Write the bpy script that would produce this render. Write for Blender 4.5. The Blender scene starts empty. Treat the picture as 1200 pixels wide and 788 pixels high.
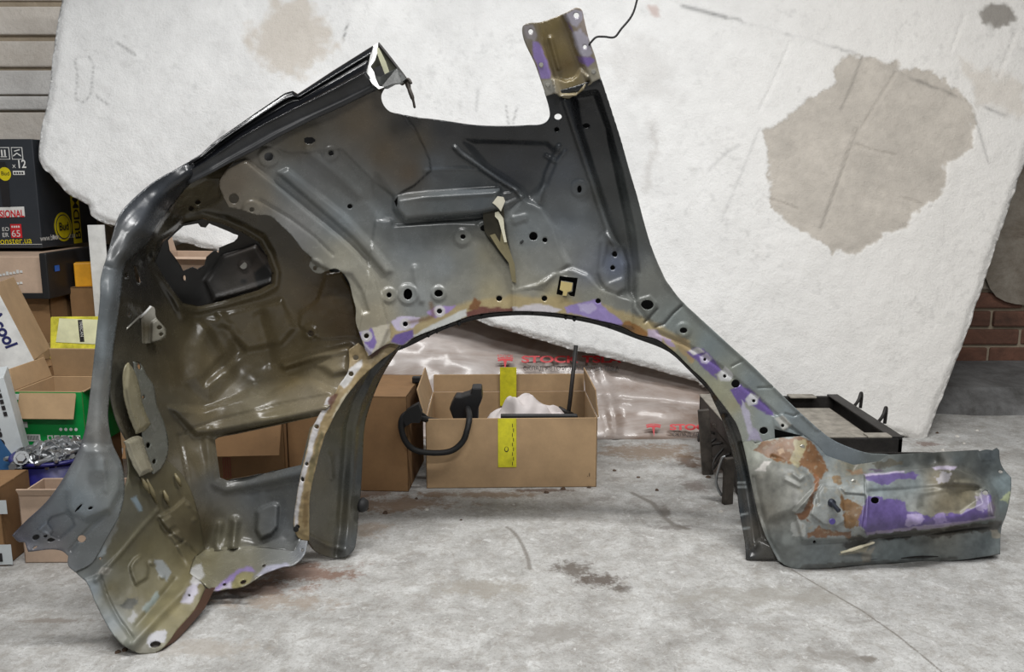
import bpy, bmesh, math, random
import numpy as np
from mathutils import Vector, Matrix
from mathutils.geometry import delaunay_2d_cdt
random.seed(7)
R = math.radians
# ---------------------------------------------------------------- camera
F, PITCH, CH = 1000.0, R(10.0), 0.85
sc = bpy.context.scene
cam = bpy.data.cameras.new('camera'); cam.lens = 30.0; cam.sensor_width = 36.0
camo = bpy.data.objects.new('camera', cam); sc.collection.objects.link(camo)
camo.location = (0, 0, CH); camo.rotation_euler = (R(90) - PITCH, 0, 0)
sc.camera = camo
# ---------------------------------------------------------------- world and lamps
w = bpy.data.worlds.new('world'); sc.world = w; w.use_nodes = True
w.node_tree.nodes['Background'].inputs[0].default_value = (0.93, 0.97, 1.0, 1)
w.node_tree.nodes['Background'].inputs[1].default_value = 0.13
def area(name, loc, rot, sx, sy, watts, col=(1, 0.995, 0.985)):
    l = bpy.data.lights.new(name, 'AREA'); l.shape = 'RECTANGLE'; l.size = sx; l.size_y = sy
    l.energy = watts; l.color = col
    o = bpy.data.objects.new(name, l); sc.collection.objects.link(o)
    o.location = loc; o.rotation_euler = rot
    return o
area('ceiling_tube_lamp', (-0.75, 1.15, 2.75), (R(10), 0, 0), 1.3, 0.14, 47)
area('ceiling_tube_lamp', (1.05, 1.25, 2.75), (R(10), 0, 0), 1.3, 0.14, 46)
area('ceiling_tube_lamp', (0.1, -0.6, 2.75), (R(20), 0, 0), 1.3, 0.14, 42)
sc.view_settings.view_transform = 'Standard'; sc.view_settings.look = 'None'
sc.view_settings.exposure = 0.0; sc.view_settings.gamma = 1.0
sc.view_settings.use_curve_mapping = False
# ---------------------------------------------------------------- helpers
COL = sc.collection
def P(x, y, Y):
    a = (x - 600) / F; b = (394 - y) / F
    t = Y / (math.cos(PITCH) + b * math.sin(PITCH))
    return (a * t, Y + 0 * t, CH + t * (b * math.cos(PITCH) - math.sin(PITCH)))
def G(x, y, z=0.0):
    a = (x - 600) / F; b = (394 - y) / F
    t = (z - CH) / (b * math.cos(PITCH) - math.sin(PITCH))
    return (a * t, t * (math.cos(PITCH) + b * math.sin(PITCH)), z)
def s2l(c):
    c = np.asarray(c, float) / 255.0
    return np.where(c <= 0.04045, c / 12.92, ((c + 0.055) / 1.055) ** 2.4)
def lin(c): return tuple(float(v) for v in s2l(c)) + (1.0,)

class N:
    """tiny node helper"""
    def __init__(s, name):
        s.m = bpy.data.materials.new(name); s.m.use_nodes = True
        s.t = s.m.node_tree; s.b = s.t.nodes['Principled BSDF']
    def n(s, typ, **kw):
        x = s.t.nodes.new(typ)
        for k, v in kw.items():
            if k.startswith('i_'):
                key = k[2:]; key = int(key) if key.isdigit() else key.replace('_', ' ')
                s.set(x, key, v)
            else: setattr(x, k, v)
        return x
    def set(s, x, key, v):
        if hasattr(v, 'is_output') or isinstance(v, bpy.types.NodeSocket): s.t.links.new(v, x.inputs[key])
        else: x.inputs[key].default_value = v
    def coord(s, kind='Object'): return s.n('ShaderNodeTexCoord').outputs[kind]
    def pos(s): return s.n('ShaderNodeNewGeometry').outputs['Position']
    def noise(s, vec, scale, detail=5, rough=0.6, dist=0.0):
        return s.n('ShaderNodeTexNoise', i_Vector=vec, i_Scale=scale, i_Detail=detail, i_Roughness=rough, i_Distortion=dist).outputs['Fac']
    def ramp(s, fac, a, b, c0=(0, 0, 0, 1), c1=(1, 1, 1, 1)):
        r = s.n('ShaderNodeValToRGB', i_Fac=fac); e = r.color_ramp.elements
        e[0].position = a; e[1].position = b; e[0].color = c0; e[1].color = c1
        return r.outputs['Color']
    def mix(s, fac, a, b, mode='MIX'):
        m = s.n('ShaderNodeMix', data_type='RGBA', blend_type=mode)
        s.set(m, 0, fac); s.set(m, 6, a); s.set(m, 7, b)
        return m.outputs[2]
    def math(s, op, a, b=0.0, c=None, clamp=False):
        m = s.n('ShaderNodeMath', operation=op, use_clamp=clamp)
        s.set(m, 0, a); s.set(m, 1, b)
        if c is not None: s.set(m, 2, c)
        return m.outputs[0]
    def bump(s, h, strength=0.3, dist=0.01):
        b = s.n('ShaderNodeBump', i_Height=h, i_Strength=strength, i_Distance=dist)
        s.set(s.b, 'Normal', b.outputs[0])
    def base(s, c): s.set(s.b, 'Base Color', c)
    def rough(s, r): s.set(s.b, 'Roughness', r)
    def map(s, vec, scale=(1, 1, 1), rot=(0, 0, 0)):
        return s.n('ShaderNodeMapping', i_Vector=vec, i_Scale=scale, i_Rotation=rot).outputs[0]

def simple(name, rgb, rough=0.6, metal=0.0, var=0.12, scale=14.0, bump=0.05, spec=0.5):
    n = N(name); v = n.coord()
    f = n.noise(v, scale, 6, 0.65)
    c = lin(rgb); d = tuple(x * (1 - 2.2 * var) for x in c[:3]) + (1,); e = tuple(min(1, x * (1 + var)) for x in c[:3]) + (1,)
    n.base(n.ramp(f, 0.3, 0.7, d, e)); n.rough(rough)
    n.b.inputs['Metallic'].default_value = metal
    n.b.inputs['Specular IOR Level'].default_value = spec
    if bump: n.bump(n.noise(v, scale * 9, 4), bump, 0.002)
    return n.m

def cardboard(name, rgb):
    n = N(name); v = n.coord()
    c = lin(rgb)
    f = n.noise(v, 6, 6, 0.7); g = n.noise(v, 90, 3, 0.6)
    base = n.ramp(f, 0.25, 0.75, tuple(x * 0.66 for x in c[:3]) + (1,), tuple(min(1, x * 1.1) for x in c[:3]) + (1,))
    st = n.ramp(n.noise(v, 17, 8, 0.75, 0.6), 0.66, 0.74)
    base = n.mix(n.math('MULTIPLY', st, 0.35), base, tuple(x * 0.45 for x in c[:3]) + (1,))
    n.base(base); n.rough(0.82); n.bump(g, 0.12, 0.002)
    return n.m

M = {}
M['card'] = cardboard('cardboard', (180, 150, 114))
M['card_dark'] = cardboard('cardboard_brown', (142, 108, 72))
M['card_pale'] = cardboard('cardboard_pale', (198, 172, 150))
M['black_plastic'] = simple('black_plastic', (28, 28, 30), 0.5)
M['black_rubber'] = simple('black_rubber', (20, 20, 21), 0.65)
M['white_print'] = simple('white_print', (225, 225, 222), 0.6, bump=0)
M['yellow_print'] = simple('yellow_print', (222, 205, 20), 0.5, bump=0)
M['red_print'] = simple('red_print', (205, 38, 46), 0.5, bump=0)
M['black_print'] = simple('black_print', (30, 28, 30), 0.6, bump=0)
M['navy_print'] = simple('navy_print', (34, 38, 92), 0.6, bump=0)
M['green_print'] = simple('green_print', (0, 142, 62), 0.42, bump=0.02, var=0.06)
M['yellow_card'] = simple('yellow_card', (232, 222, 70), 0.5, var=0.25, scale=25)
M['yellow_tape'] = simple('yellow_tape', (212, 205, 40), 0.4, var=0.12, scale=40)
M['zinc'] = simple('zinc_steel', (168, 170, 172), 0.34, 0.85)
M['blue_plastic'] = simple('blue_plastic', (34, 32, 104), 0.4)
M['cloth'] = simple('white_cloth', (214, 206, 204), 0.9, var=0.05, scale=20, bump=0.25)
M['boxblack'] = simple('printed_black_card', (44, 48, 54), 0.55, var=0.06)
M['boxwhite'] = simple('printed_white_card', (196, 202, 204), 0.55, var=0.08)
M['steel_dirty'] = simple('dirty_dark_steel', (74, 68, 62), 0.6, 0.15, var=0.32, scale=22, bump=0.3)
M['steel_black'] = simple('black_steel', (46, 43, 41), 0.55, 0.2, var=0.3, scale=22, bump=0.3)
M['orange'] = simple('orange_card', (226, 160, 30), 0.5)

ROOT = {}
def empty(name, loc, label=None, cat=None, group=None):
    o = bpy.data.objects.new(name, None); COL.objects.link(o); o.location = loc
    o.empty_display_size = 0.05
    tag(o, label, cat, group); ROOT[o.name] = Vector(loc)
    return o
def tag(o, label=None, cat=None, group=None, kind=None):
    if label: o['label'] = label
    if cat: o['category'] = cat
    if group: o['group'] = group
    if kind: o['kind'] = kind
    return o
def obj(name, verts, faces, mat, parent=None, smooth=False, origin=None):
    """verts are world coordinates"""
    me = bpy.data.meshes.new(name)
    v = np.asarray(verts, float)
    if parent is not None: off = ROOT[parent.name]
    elif origin is not None: off = Vector(origin)
    else:
        mn = v.min(0); mx = v.max(0); off = Vector(((mn[0] + mx[0]) / 2, (mn[1] + mx[1]) / 2, mn[2]))
    v = v - np.array(off)
    me.from_pydata([tuple(a) for a in v], [], [tuple(int(i) for i in f) for f in faces])
    if smooth: me.polygons.foreach_set('use_smooth', [True] * len(me.polygons))
    if mat: me.materials.append(mat)
    me.update()
    o = bpy.data.objects.new(name, me); COL.objects.link(o)
    if parent is not None: o.parent = parent
    else: o.location = off
    ROOT[o.name] = off
    return o
def bevel(o, wd=0.002, seg=2):
    m = o.modifiers.new('bevel', 'BEVEL'); m.width = wd; m.segments = seg; m.limit_method = 'ANGLE'
    return o
BOXF = [(0, 3, 2, 1), (4, 5, 6, 7), (0, 1, 5, 4), (1, 2, 6, 5), (2, 3, 7, 6), (3, 0, 4, 7)]
def boxv(x0, x1, y0, y1, z0, z1):
    return [(x0, y0, z0), (x1, y0, z0), (x1, y1, z0), (x0, y1, z0), (x0, y0, z1), (x1, y0, z1), (x1, y1, z1), (x0, y1, z1)]
def xf(verts, c, yaw=0.0, tx=0.0, ty=0.0):
    m = Matrix.Translation(c) @ Matrix.Rotation(yaw, 4, 'Z') @ Matrix.Rotation(tx, 4, 'X') @ Matrix.Rotation(ty, 4, 'Y')
    return [tuple(m @ Vector(v)) for v in verts]
def merge(parts):
    V, Fc = [], []
    for v, f in parts:
        k = len(V); V += list(v); Fc += [tuple(i + k for i in q) for q in f]
    return V, Fc
def tube(pts, r, n=8, closed=False):
    pts = [Vector(p) for p in pts]; V = []; Fc = []
    up = Vector((0.13, 0.37, 0.92)); rr = r if hasattr(r, '__len__') else [r] * len(pts)
    for i, p in enumerate(pts):
        d = (pts[min(i + 1, len(pts) - 1)] - pts[max(i - 1, 0)]).normalized()
        a = d.cross(up)
        if a.length < 1e-3: a = d.cross(Vector((1, 0, 0)))
        a.normalize(); b = d.cross(a)
        for k in range(n):
            t = 2 * math.pi * k / n
            V.append(tuple(p + (a * math.cos(t) + b * math.sin(t)) * rr[i]))
    m = len(pts)
    for i in range(m - 1):
        for k in range(n):
            Fc.append((i * n + k, i * n + (k + 1) % n, (i + 1) * n + (k + 1) % n, (i + 1) * n + k))
    Fc.append(tuple(range(n))[::-1]); Fc.append(tuple((m - 1) * n + k for k in range(n)))
    return V, Fc
def spline(pts, n=8):
    pts = [Vector(p) for p in pts]; out = []
    for i in range(len(pts) - 1):
        p0 = pts[max(i - 1, 0)]; p1 = pts[i]; p2 = pts[i + 1]; p3 = pts[min(i + 2, len(pts) - 1)]
        for k in range(n):
            t = k / n
            out.append(0.5 * ((2 * p1) + (p2 - p0) * t + (2 * p0 - 5 * p1 + 4 * p2 - p3) * t * t + (3 * p1 - p0 - 3 * p2 + p3) * t ** 3))
    out.append(pts[-1]); return out
def prism(poly3, nrm):
    """poly3: list of 3d points (planar), nrm: extrusion vector"""
    n = len(poly3); V = [tuple(p) for p in poly3] + [tuple(Vector(p) + Vector(nrm)) for p in poly3]
    Fc = [tuple(range(n))[::-1], tuple(range(n, 2 * n))] + [(i, (i + 1) % n, n + (i + 1) % n, n + i) for i in range(n)]
    return V, Fc
_fc = {}
def text(name, s, o, xd, yd, size, mat, parent, align='LEFT', thick=0.0006, stretch=1.0, bold=0.0):
    """flat lettering: o = baseline start (world), xd / yd = unit directions"""
    c = bpy.data.curves.new('t', 'FONT'); c.body = s; c.size = size; c.align_x = align; c.offset = bold; c.extrude = 0
    t = bpy.data.objects.new('t', c); COL.objects.link(t)
    dg = bpy.context.evaluated_depsgraph_get()
    me = bpy.data.meshes.new_from_object(t.evaluated_get(dg))
    bpy.data.objects.remove(t); bpy.data.curves.remove(c)
    xd = Vector(xd).normalized(); yd = Vector(yd).normalized(); nn = xd.cross(yd)
    V = [tuple(Vector(o) + xd * v.co.x * stretch + yd * v.co.y + nn * thick) for v in me.vertices]
    Fc = [tuple(p.vertices) for p in me.polygons]
    bpy.data.meshes.remove(me)
    if not V: return None
    return obj(name, V, Fc, mat, parent)
def decal(name, pts2, o, xd, yd, mat, parent, thick=0.0008):
    xd = Vector(xd).normalized(); yd = Vector(yd).normalized(); nn = xd.cross(yd)
    base = [Vector(o) + xd * a + yd * b for a, b in pts2]
    V, Fc = prism(base, nn * thick)
    return obj(name, V, Fc, mat, parent)
def rectp(x, y, wd, h): return [(x, y), (x + wd, y), (x + wd, y + h), (x, y + h)]
def ellp(x, y, rx, ry, n=28): return [(x + rx * math.cos(2 * math.pi * k / n), y + ry * math.sin(2 * math.pi * k / n)) for k in range(n)]

# ---------------------------------------------------------------- numeric helpers for sheet patches
def vnoise(x, y, seed):
    rng = np.random.RandomState(seed); g = rng.rand(256, 256)
    xi = np.floor(x).astype(int); yi = np.floor(y).astype(int); fx = x - xi; fy = y - yi
    fx = fx * fx * (3 - 2 * fx); fy = fy * fy * (3 - 2 * fy)
    a = g[yi % 256, xi % 256]; b = g[yi % 256, (xi + 1) % 256]; c = g[(yi + 1) % 256, xi % 256]; d = g[(yi + 1) % 256, (xi + 1) % 256]
    return (a * (1 - fx) + b * fx) * (1 - fy) + (c * (1 - fx) + d * fx) * fy
def fbm(x, y, scale, seed=1, octv=4):
    s = 0; a = 0.5; t = 0
    for k in range(octv):
        s = s + a * vnoise(x / scale * 2 ** k + 31.7 * k, y / scale * 2 ** k + 17.3 * k, seed + k); t += a; a *= 0.55
    return s / t
def inside(x, y, poly):
    p = np.asarray(poly, float); r = np.zeros(np.shape(x), bool); j = len(p) - 1
    for i in range(len(p)):
        xi, yi = p[i]; xj, yj = p[j]
        if yi != yj:
            r ^= ((yi > y) != (yj > y)) & (x < (xj - xi) * (y - yi) / (yj - yi) + xi)
        j = i
    return r
def pdist(x, y, line, closed=False):
    p = [tuple(map(float, q)) for q in line]; d = np.full(np.shape(x), 1e9)
    segs = list(zip(p[:-1], p[1:])) + ([(p[-1], p[0])] if closed else [])
    for (ax, ay), (bx, by) in segs:
        vx, vy = bx - ax, by - ay; L = vx * vx + vy * vy + 1e-9
        t = np.clip(((x - ax) * vx + (y - ay) * vy) / L, 0, 1)
        d = np.minimum(d, np.hypot(x - ax - t * vx, y - ay - t * vy))
    return d
def sdist(x, y, poly):
    d = pdist(x, y, poly, True); return np.where(inside(x, y, poly), d, -d)
def sstep(a, b, v):
    t = np.clip((v - a) / (b - a), 0, 1); return t * t * (3 - 2 * t)
def bead(x, y, line, wd, h): return h * np.exp(-(pdist(x, y, line) / (wd * .82)) ** 2)
def raised(x, y, poly, h, soft=4): return h * sstep(-soft * .38, soft * .38, sdist(x, y, poly))
def boss(x, y, cx, cy, r, h, soft=3): return h * sstep(-soft / 2, soft / 2, r - np.hypot(x - cx, y - cy))
def rbf(ctrl):
    c = np.asarray(ctrl, float); n = len(c)
    def phi(r): return np.sqrt(r * r + 36.0)
    A = np.zeros((n + 3, n + 3)); D = np.hypot(c[:, None, 0] - c[None, :, 0], c[:, None, 1] - c[None, :, 1])
    A[:n, :n] = phi(D); A[:n, n] = 1; A[:n, n + 1] = c[:, 0] / 100; A[:n, n + 2] = c[:, 1] / 100
    A[n:, :n] = A[:n, n:].T
    b = np.zeros(n + 3); b[:n] = c[:, 2]; wv = np.linalg.solve(A, b)
    def f(x, y):
        o = wv[n] + wv[n + 1] * x / 100 + wv[n + 2] * y / 100
        for k in range(n): o = o + wv[k] * phi(np.hypot(x - c[k, 0], y - c[k, 1]))
        return o
    return f
def idw(ctrl, power=3.0, soft=10.0):
    c = [(q[0], q[1], s2l(q[2])) for q in ctrl]
    def f(x, y):
        W = 0; S = np.zeros(np.shape(x) + (3,))
        for cx, cy, col in c:
            wv = 1.0 / (np.hypot(x - cx, y - cy) + soft) ** power
            W = W + wv; S = S + wv[..., None] * col
        return S / W[..., None]
    return f
def smooth_poly(poly, step, corner=50):
    p = np.asarray(poly, float); n = len(p); T = []; out = []
    for i in range(n):
        a = p[i] - p[i - 1]; b = p[(i + 1) % n] - p[i]
        ang = abs(math.degrees(math.atan2(a[0] * b[1] - a[1] * b[0], a @ b)))
        t = a / (np.linalg.norm(a) + 1e-9) + b / (np.linalg.norm(b) + 1e-9); t /= (np.linalg.norm(t) + 1e-9)
        T.append((ang < corner, t))
    for i in range(n):
        a = p[i]; b = p[(i + 1) % n]; L = np.linalg.norm(b - a); m = max(1, int(round(L / step)))
        u = (b - a) / (L + 1e-9); ta = T[i][1] if T[i][0] else u; tb = T[(i + 1) % n][1] if T[(i + 1) % n][0] else u
        for k in range(m):
            s = k / m
            out.append((2 * s**3 - 3 * s**2 + 1) * a + (s**3 - 2 * s**2 + s) * ta * L + (-2 * s**3 + 3 * s**2) * b + (s**3 - s**2) * tb * L)
    return np.array(out)
def circ(cx, cy, rx, ry=None, rot=0, n=14):
    ry = ry or rx; c, s = math.cos(R(rot)), math.sin(R(rot))
    return [(cx + rx * math.cos(t) * c - ry * math.sin(t) * s, cy + rx * math.cos(t) * s + ry * math.sin(t) * c)
            for t in [2 * math.pi * k / n for k in range(n)]]
def triangulate(outline, holes, step, dense=(), corner=50, jag=0.0, seed=3):
    out = smooth_poly(outline, step, corner)
    if jag:
        nx = fbm(out[:, 0], out[:, 1], 14, seed) - 0.5; ny = fbm(out[:, 0], out[:, 1], 14, seed + 9) - 0.5
        out = out + np.stack([nx, ny], 1) * jag
    loops = [out] + [np.asarray(h, float) for h in holes]
    mn = out.min(0); mx = out.max(0)
    def grid(st, poly=None):
        a0, b0 = (mn, mx) if poly is None else (np.maximum(np.min(poly, 0), mn), np.minimum(np.max(poly, 0), mx))
        xs = np.arange(a0[0], b0[0], st); ys = np.arange(a0[1], b0[1], st * 0.866)
        X, Y = np.meshgrid(xs, ys); X = X + (np.arange(len(ys)) % 2)[:, None] * st * 0.5
        return X.ravel(), Y.ravel()
    X, Y = grid(step)
    for pl, st in dense:
        k = ~inside(X, Y, pl); X, Y = X[k], Y[k]
        a, b = grid(st, pl); k = inside(a, b, pl); X = np.r_[X, a[k]]; Y = np.r_[Y, b[k]]
    k = inside(X, Y, out)
    for h in holes: k &= ~inside(X, Y, h)
    X, Y = X[k], Y[k]
    bp = np.concatenate(loops); keep = np.ones(len(X), bool)
    cell = {}
    for q in bp: cell.setdefault((int(q[0] // 8), int(q[1] // 8)), []).append(q)
    near = np.full(len(X), 1e9)
    cx = (X // 8).astype(int); cy = (Y // 8).astype(int)
    key = cx * 100003 + cy; order = np.argsort(key, kind='stable'); ks = key[order]
    ends = np.r_[np.nonzero(np.diff(ks))[0] + 1, len(ks)]; st0 = 0
    for e in ends:
        idx = order[st0:e]; st0 = e
        if not len(idx): continue
        a, b = cx[idx[0]], cy[idx[0]]
        c = [q for i in (-1, 0, 1) for j in (-1, 0, 1) for q in cell.get((a + i, b + j), [])]
        if c:
            c = np.array(c)
            near[idx] = np.hypot(X[idx][:, None] - c[None, :, 0], Y[idx][:, None] - c[None, :, 1]).min(1)
    lim = 0.5 * step
    for pl, st in dense: pass
    keep = near > lim * (0.6 if dense else 1.0)
    X, Y = X[keep], Y[keep]
    V = [Vector((float(a), float(b))) for a, b in bp] + [Vector((float(a), float(b))) for a, b in zip(X, Y)]
    E = []; k = 0
    for l in loops:
        n = len(l); E += [(k + i, k + (i + 1) % n) for i in range(n)]; k += n
    r = delaunay_2d_cdt(V, E, [], 0, 1e-4)
    v = np.array([(a.x, a.y) for a in r[0]]); f = np.array([tuple(q) for q in r[2] if len(q) == 3])
    c = v[f].mean(1); k = inside(c[:, 0], c[:, 1], out)
    for h in holes: k &= ~inside(c[:, 0], c[:, 1], h)
    f = f[k]
    used = np.unique(f); mp = -np.ones(len(v), int); mp[used] = np.arange(len(used))
    v = v[used]; f = mp[f]
    a = v[f[:, 1]] - v[f[:, 0]]; b = v[f[:, 2]] - v[f[:, 0]]
    flip = a[:, 0] * b[:, 1] - a[:, 1] * b[:, 0] > 0        # image y is down: make normals face the viewer side
    f[flip] = f[flip][:, ::-1]
    return v, f
def patch(name, outline, holes, Yf, colf, mat, parent=None, step=2.2, dense=(), thick=0.0025, corner=50, jag=0.0, seed=3, origin=None, proj=None):
    v, f = triangulate(outline, holes, step, dense, corner, jag, seed)
    x, y = v[:, 0], v[:, 1]
    if proj: X, Y, Z = proj(x, y)
    else:
        Yv = Yf(x, y); a = (x - 600) / F; b = (394 - y) / F
        t = Yv / (math.cos(PITCH) + b * math.sin(PITCH)); X = a * t; Y = Yv; Z = CH + t * (b * math.cos(PITCH) - math.sin(PITCH))
    V = np.stack([X, Y, Z], 1)
    off = np.array(ROOT[parent.name]) if parent is not None else np.array(origin)
    V = V - off
    me = bpy.data.meshes.new(name); nv, nf = len(V), len(f)
    me.vertices.add(nv); me.vertices.foreach_set('co', V.ravel().astype(np.float32))
    me.loops.add(nf * 3); me.loops.foreach_set('vertex_index', f.ravel().astype(np.int32))
    me.polygons.add(nf); me.polygons.foreach_set('loop_start', np.arange(0, nf * 3, 3, dtype=np.int32))
    me.polygons.foreach_set('use_smooth', np.ones(nf, bool))
    me.update(calc_edges=True); me.validate()
    if colf:
        c = np.clip(colf(x, y), 0, 1); at = me.color_attributes.new('paint', 'FLOAT_COLOR', 'POINT')
        at.data.foreach_set('color', np.concatenate([c, np.ones((nv, 1))], 1).ravel().astype(np.float32))
    me.materials.append(mat)
    o = bpy.data.objects.new(name, me); COL.objects.link(o)
    if parent is not None: o.parent = parent
    else: o.location = tuple(off)
    ROOT[o.name] = Vector(tuple(off))
    if thick:
        m = o.modifiers.new('sheet', 'SOLIDIFY'); m.thickness = thick; m.offset = -1
    return o
def painted(name, rough=0.4, bump=0.06, spec=0.5, scale=160, rvar=0.12):
    n = N(name); a = n.n('ShaderNodeVertexColor', layer_name='paint').outputs[0]
    v = n.coord(); g = n.noise(v, scale, 4, 0.6); h = n.noise(v, 30, 5, 0.7)
    a = n.n('ShaderNodeHueSaturation', i_Color=a, i_Saturation=0.90, i_Value=0.72).outputs[0]
    n.base(n.mix(0.35, a, n.mix(1.0, a, n.ramp(h, 0.3, 0.7, (0.6, 0.6, 0.6, 1), (1.25, 1.25, 1.25, 1)), 'MULTIPLY')))
    n.rough(n.math('MULTIPLY_ADD', h, rvar * 2, rough - rvar)); n.b.inputs['Specular IOR Level'].default_value = spec
    n.bump(n.math('ADD', g, n.math('MULTIPLY', h, 1.5)), bump, 0.0015)
    return n.m
def paint(c, x, y, poly, col, warp=5, wscale=12, soft=1.5, seed=5, amt=1.0):
    wx = x + (fbm(x, y, wscale, seed) - 0.5) * 2 * warp; wy = y + (fbm(x, y, wscale, seed + 40) - 0.5) * 2 * warp
    m = (sstep(-soft, soft, sdist(wx, wy, poly)) * amt)[:, None]
    return c * (1 - m) + s2l(col) * m
# ================================================================ floor and walls
WALL = 3.60
def floor_mat():
    n = N('worn_concrete'); p = n.pos()
    big = n.noise(p, 1.6, 8, 0.7, 0.4); mid = n.noise(p, 9, 8, 0.75, 0.3); fine = n.noise(p, 85, 8, 0.8)
    base = n.ramp(mid, 0.30, 0.66, lin((122, 118, 112)), lin((206, 206, 204)))
    base = n.mix(n.math('MULTIPLY', n.ramp(big, 0.40, 0.70), .6), base, lin((194, 194, 192)))
    base = n.mix(n.math('MULTIPLY', n.ramp(fine, 0.53, 0.66), 0.6), base, lin((120, 114, 106)))
    pit = n.noise(p, 150, 9, 0.85); base = n.mix(n.math('MULTIPLY', n.ramp(pit, 0.53, 0.60), 0.55), base, lin((112, 106, 99)))
    sm_ = n.noise(p, 28, 8, 0.8, 0.5); base = n.mix(n.math('MULTIPLY', n.ramp(sm_, 0.50, 0.58), 0.45), base, lin((142, 136, 128))); sw = n.noise(p, 40, 9, 0.85, 0.7); base = n.mix(n.math('MULTIPLY', n.ramp(sw, 0.55, 0.62), 0.6), base, lin((222, 222, 221)))
    # trowel scratches, two directions
    for rot, sd, k in ((0.35, 5.0, 0.35), (-0.95, 11.0, 0.3)):
        s = n.noise(n.map(p, (3 + sd, 42, 1), (0, 0, rot)), 2.2, 5, 0.7)
        base = n.mix(n.math('MULTIPLY', n.ramp(s, 0.60, 0.70), k), base, lin((216, 216, 214)))
        s2 = n.noise(n.map(p, (4, 38 + sd, 1), (0, 0, rot + 0.2)), 2.0, 5, 0.7)
        base = n.mix(n.math('MULTIPLY', n.ramp(s2, 0.63, 0.70), k), base, lin((132, 126, 118)))
    # dust and dirt close to the wall
    sx = n.n('ShaderNodeSeparateXYZ', i_Vector=p)
    # stains, plus brown floor shadow under the panel painted in: (px, py, rx m, ry m, colour, strength)
    warp = n.noise(p, 16, 6, 0.75); warp2 = n.noise(p, 55, 5, 0.8)
    stains = [(672, 668, .05, .05, (84, 74, 64), .8), (706, 682, .055, .04, (88, 78, 70), .9), (805, 540, .035, .10, (104, 90, 80), .9),
              (815, 570, .04, .06, (112, 100, 92), .7), (790, 618, .07, .02, (105, 98, 92), .6), (640, 575, .10, .015, (96, 74, 60), .8),
              (460, 592, .20, .07, (128, 104, 82), .8), (560, 580, .20, .03, (132, 108, 84), .7), (345, 672, .16, .06, (120, 88, 70), .8), (300, 690, .14, .05, (128, 98, 80), .7), (440, 578, .10, .04, (110, 82, 60), .7), (760, 530, .22, .10, (138, 118, 98), .75), (840, 545, .1, .12, (104, 84, 68), .7),
              (560, 690, .12, .05, (150, 144, 134), .7), (650, 745, .08, .05, (140, 136, 130), .7), (330, 705, .14, .04, (152, 138, 124), .7),
              (900, 700, .22, .06, (150, 146, 138), .6), (980, 770, .08, .03, (136, 132, 126), .6), (1015, 772, .02, .012, (118, 112, 104), .8), (60, 728, .10, .012, (140, 132, 124), .8),
              (780, 600, .015, .05, (112, 106, 98), .8), (730, 690, .03, .02, (92, 84, 76), .7), (1120, 560, .12, .05, (176, 172, 164), .5),
              (420, 620, .10, .05, (150, 132, 114), .6), (245, 760, .12, .04, (168, 160, 150), .6), (1085, 520, .06, .03, (110, 84, 74), .7)]
    for px, py, rx, ry, col, k in stains:
        g = G(px, py)
        dx = n.math('DIVIDE', n.math('SUBTRACT', sx.outputs[0], g[0]), rx); dy = n.math('DIVIDE', n.math('SUBTRACT', sx.outputs[1], g[1]), ry)
        d = n.math('SQRT', n.math('ADD', n.math('MULTIPLY', dx, dx), n.math('MULTIPLY', dy, dy)))
        d = n.math('ADD', d, n.math('MULTIPLY', n.math('SUBTRACT', warp, 0.5), 3.4)); d = n.math('ADD', d, n.math('MULTIPLY', n.math('SUBTRACT', warp2, 0.5), 2.0))
        base = n.mix(n.math('MULTIPLY', n.ramp(d, 0.45, 1.1, (1, 1, 1, 1), (0, 0, 0, 1)), k), base, lin(col))
    # long hairline crack and a scuff
    lines = [[(928, 668), (965, 690), (1010, 716), (1050, 744), (1080, 768), (1106, 790), (1140, 830)], [(594, 618), (602, 624), (609, 633), (615, 645), (619, 656), (621, 667)], [(741, 578), (765, 590), (778, 606), (790, 616), (806, 620)]]
    wob = n.math('MULTIPLY', n.math('SUBTRACT', warp2, 0.5), 0.022)
    for ln, wd, k in zip(lines, (0.0022, 0.004, 0.006), (.75, .7, .7)):
        best = None; q = [G(*a) for a in ln]
        for a, b in zip(q[:-1], q[1:]):
            vx, vy = b[0] - a[0], b[1] - a[1]; L = vx * vx + vy * vy
            ex = n.math('SUBTRACT', sx.outputs[0], a[0]); ey = n.math('SUBTRACT', sx.outputs[1], a[1])
            t = n.math('ADD', n.math('MULTIPLY', ex, vx / L), n.math('MULTIPLY', ey, vy / L), clamp=True)
            fx = n.math('SUBTRACT', ex, n.math('MULTIPLY', t, vx)); fy = n.math('SUBTRACT', ey, n.math('MULTIPLY', t, vy))
            d = n.math('SQRT', n.math('ADD', n.math('MULTIPLY', fx, fx), n.math('MULTIPLY', fy, fy)))
            best = d if best is None else n.math('MINIMUM', best, d)
        best = n.math('ADD', best, n.math('ABSOLUTE', wob))
        base = n.mix(n.math('MULTIPLY', n.ramp(n.math('DIVIDE', best, wd * 2), 0.4, 1.0, (1, 1, 1, 1), (0, 0, 0, 1)), k), base, lin((112, 106, 98)))
    n.base(base); n.rough(n.math('MULTIPLY_ADD', mid, 0.3, 0.5))
    n.bump(n.math('ADD', n.math('MULTIPLY', mid, 2.0), n.math('ADD', n.math('MULTIPLY', fine, 0.8), pit)), 0.6, 0.004)
    return n.m
fl = obj('floor', boxv(-4.5, 4.5, -3.0, WALL, -0.12, 0.0), BOXF, floor_mat(), origin=(0, 0, 0)); tag(fl, kind='structure')

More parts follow.
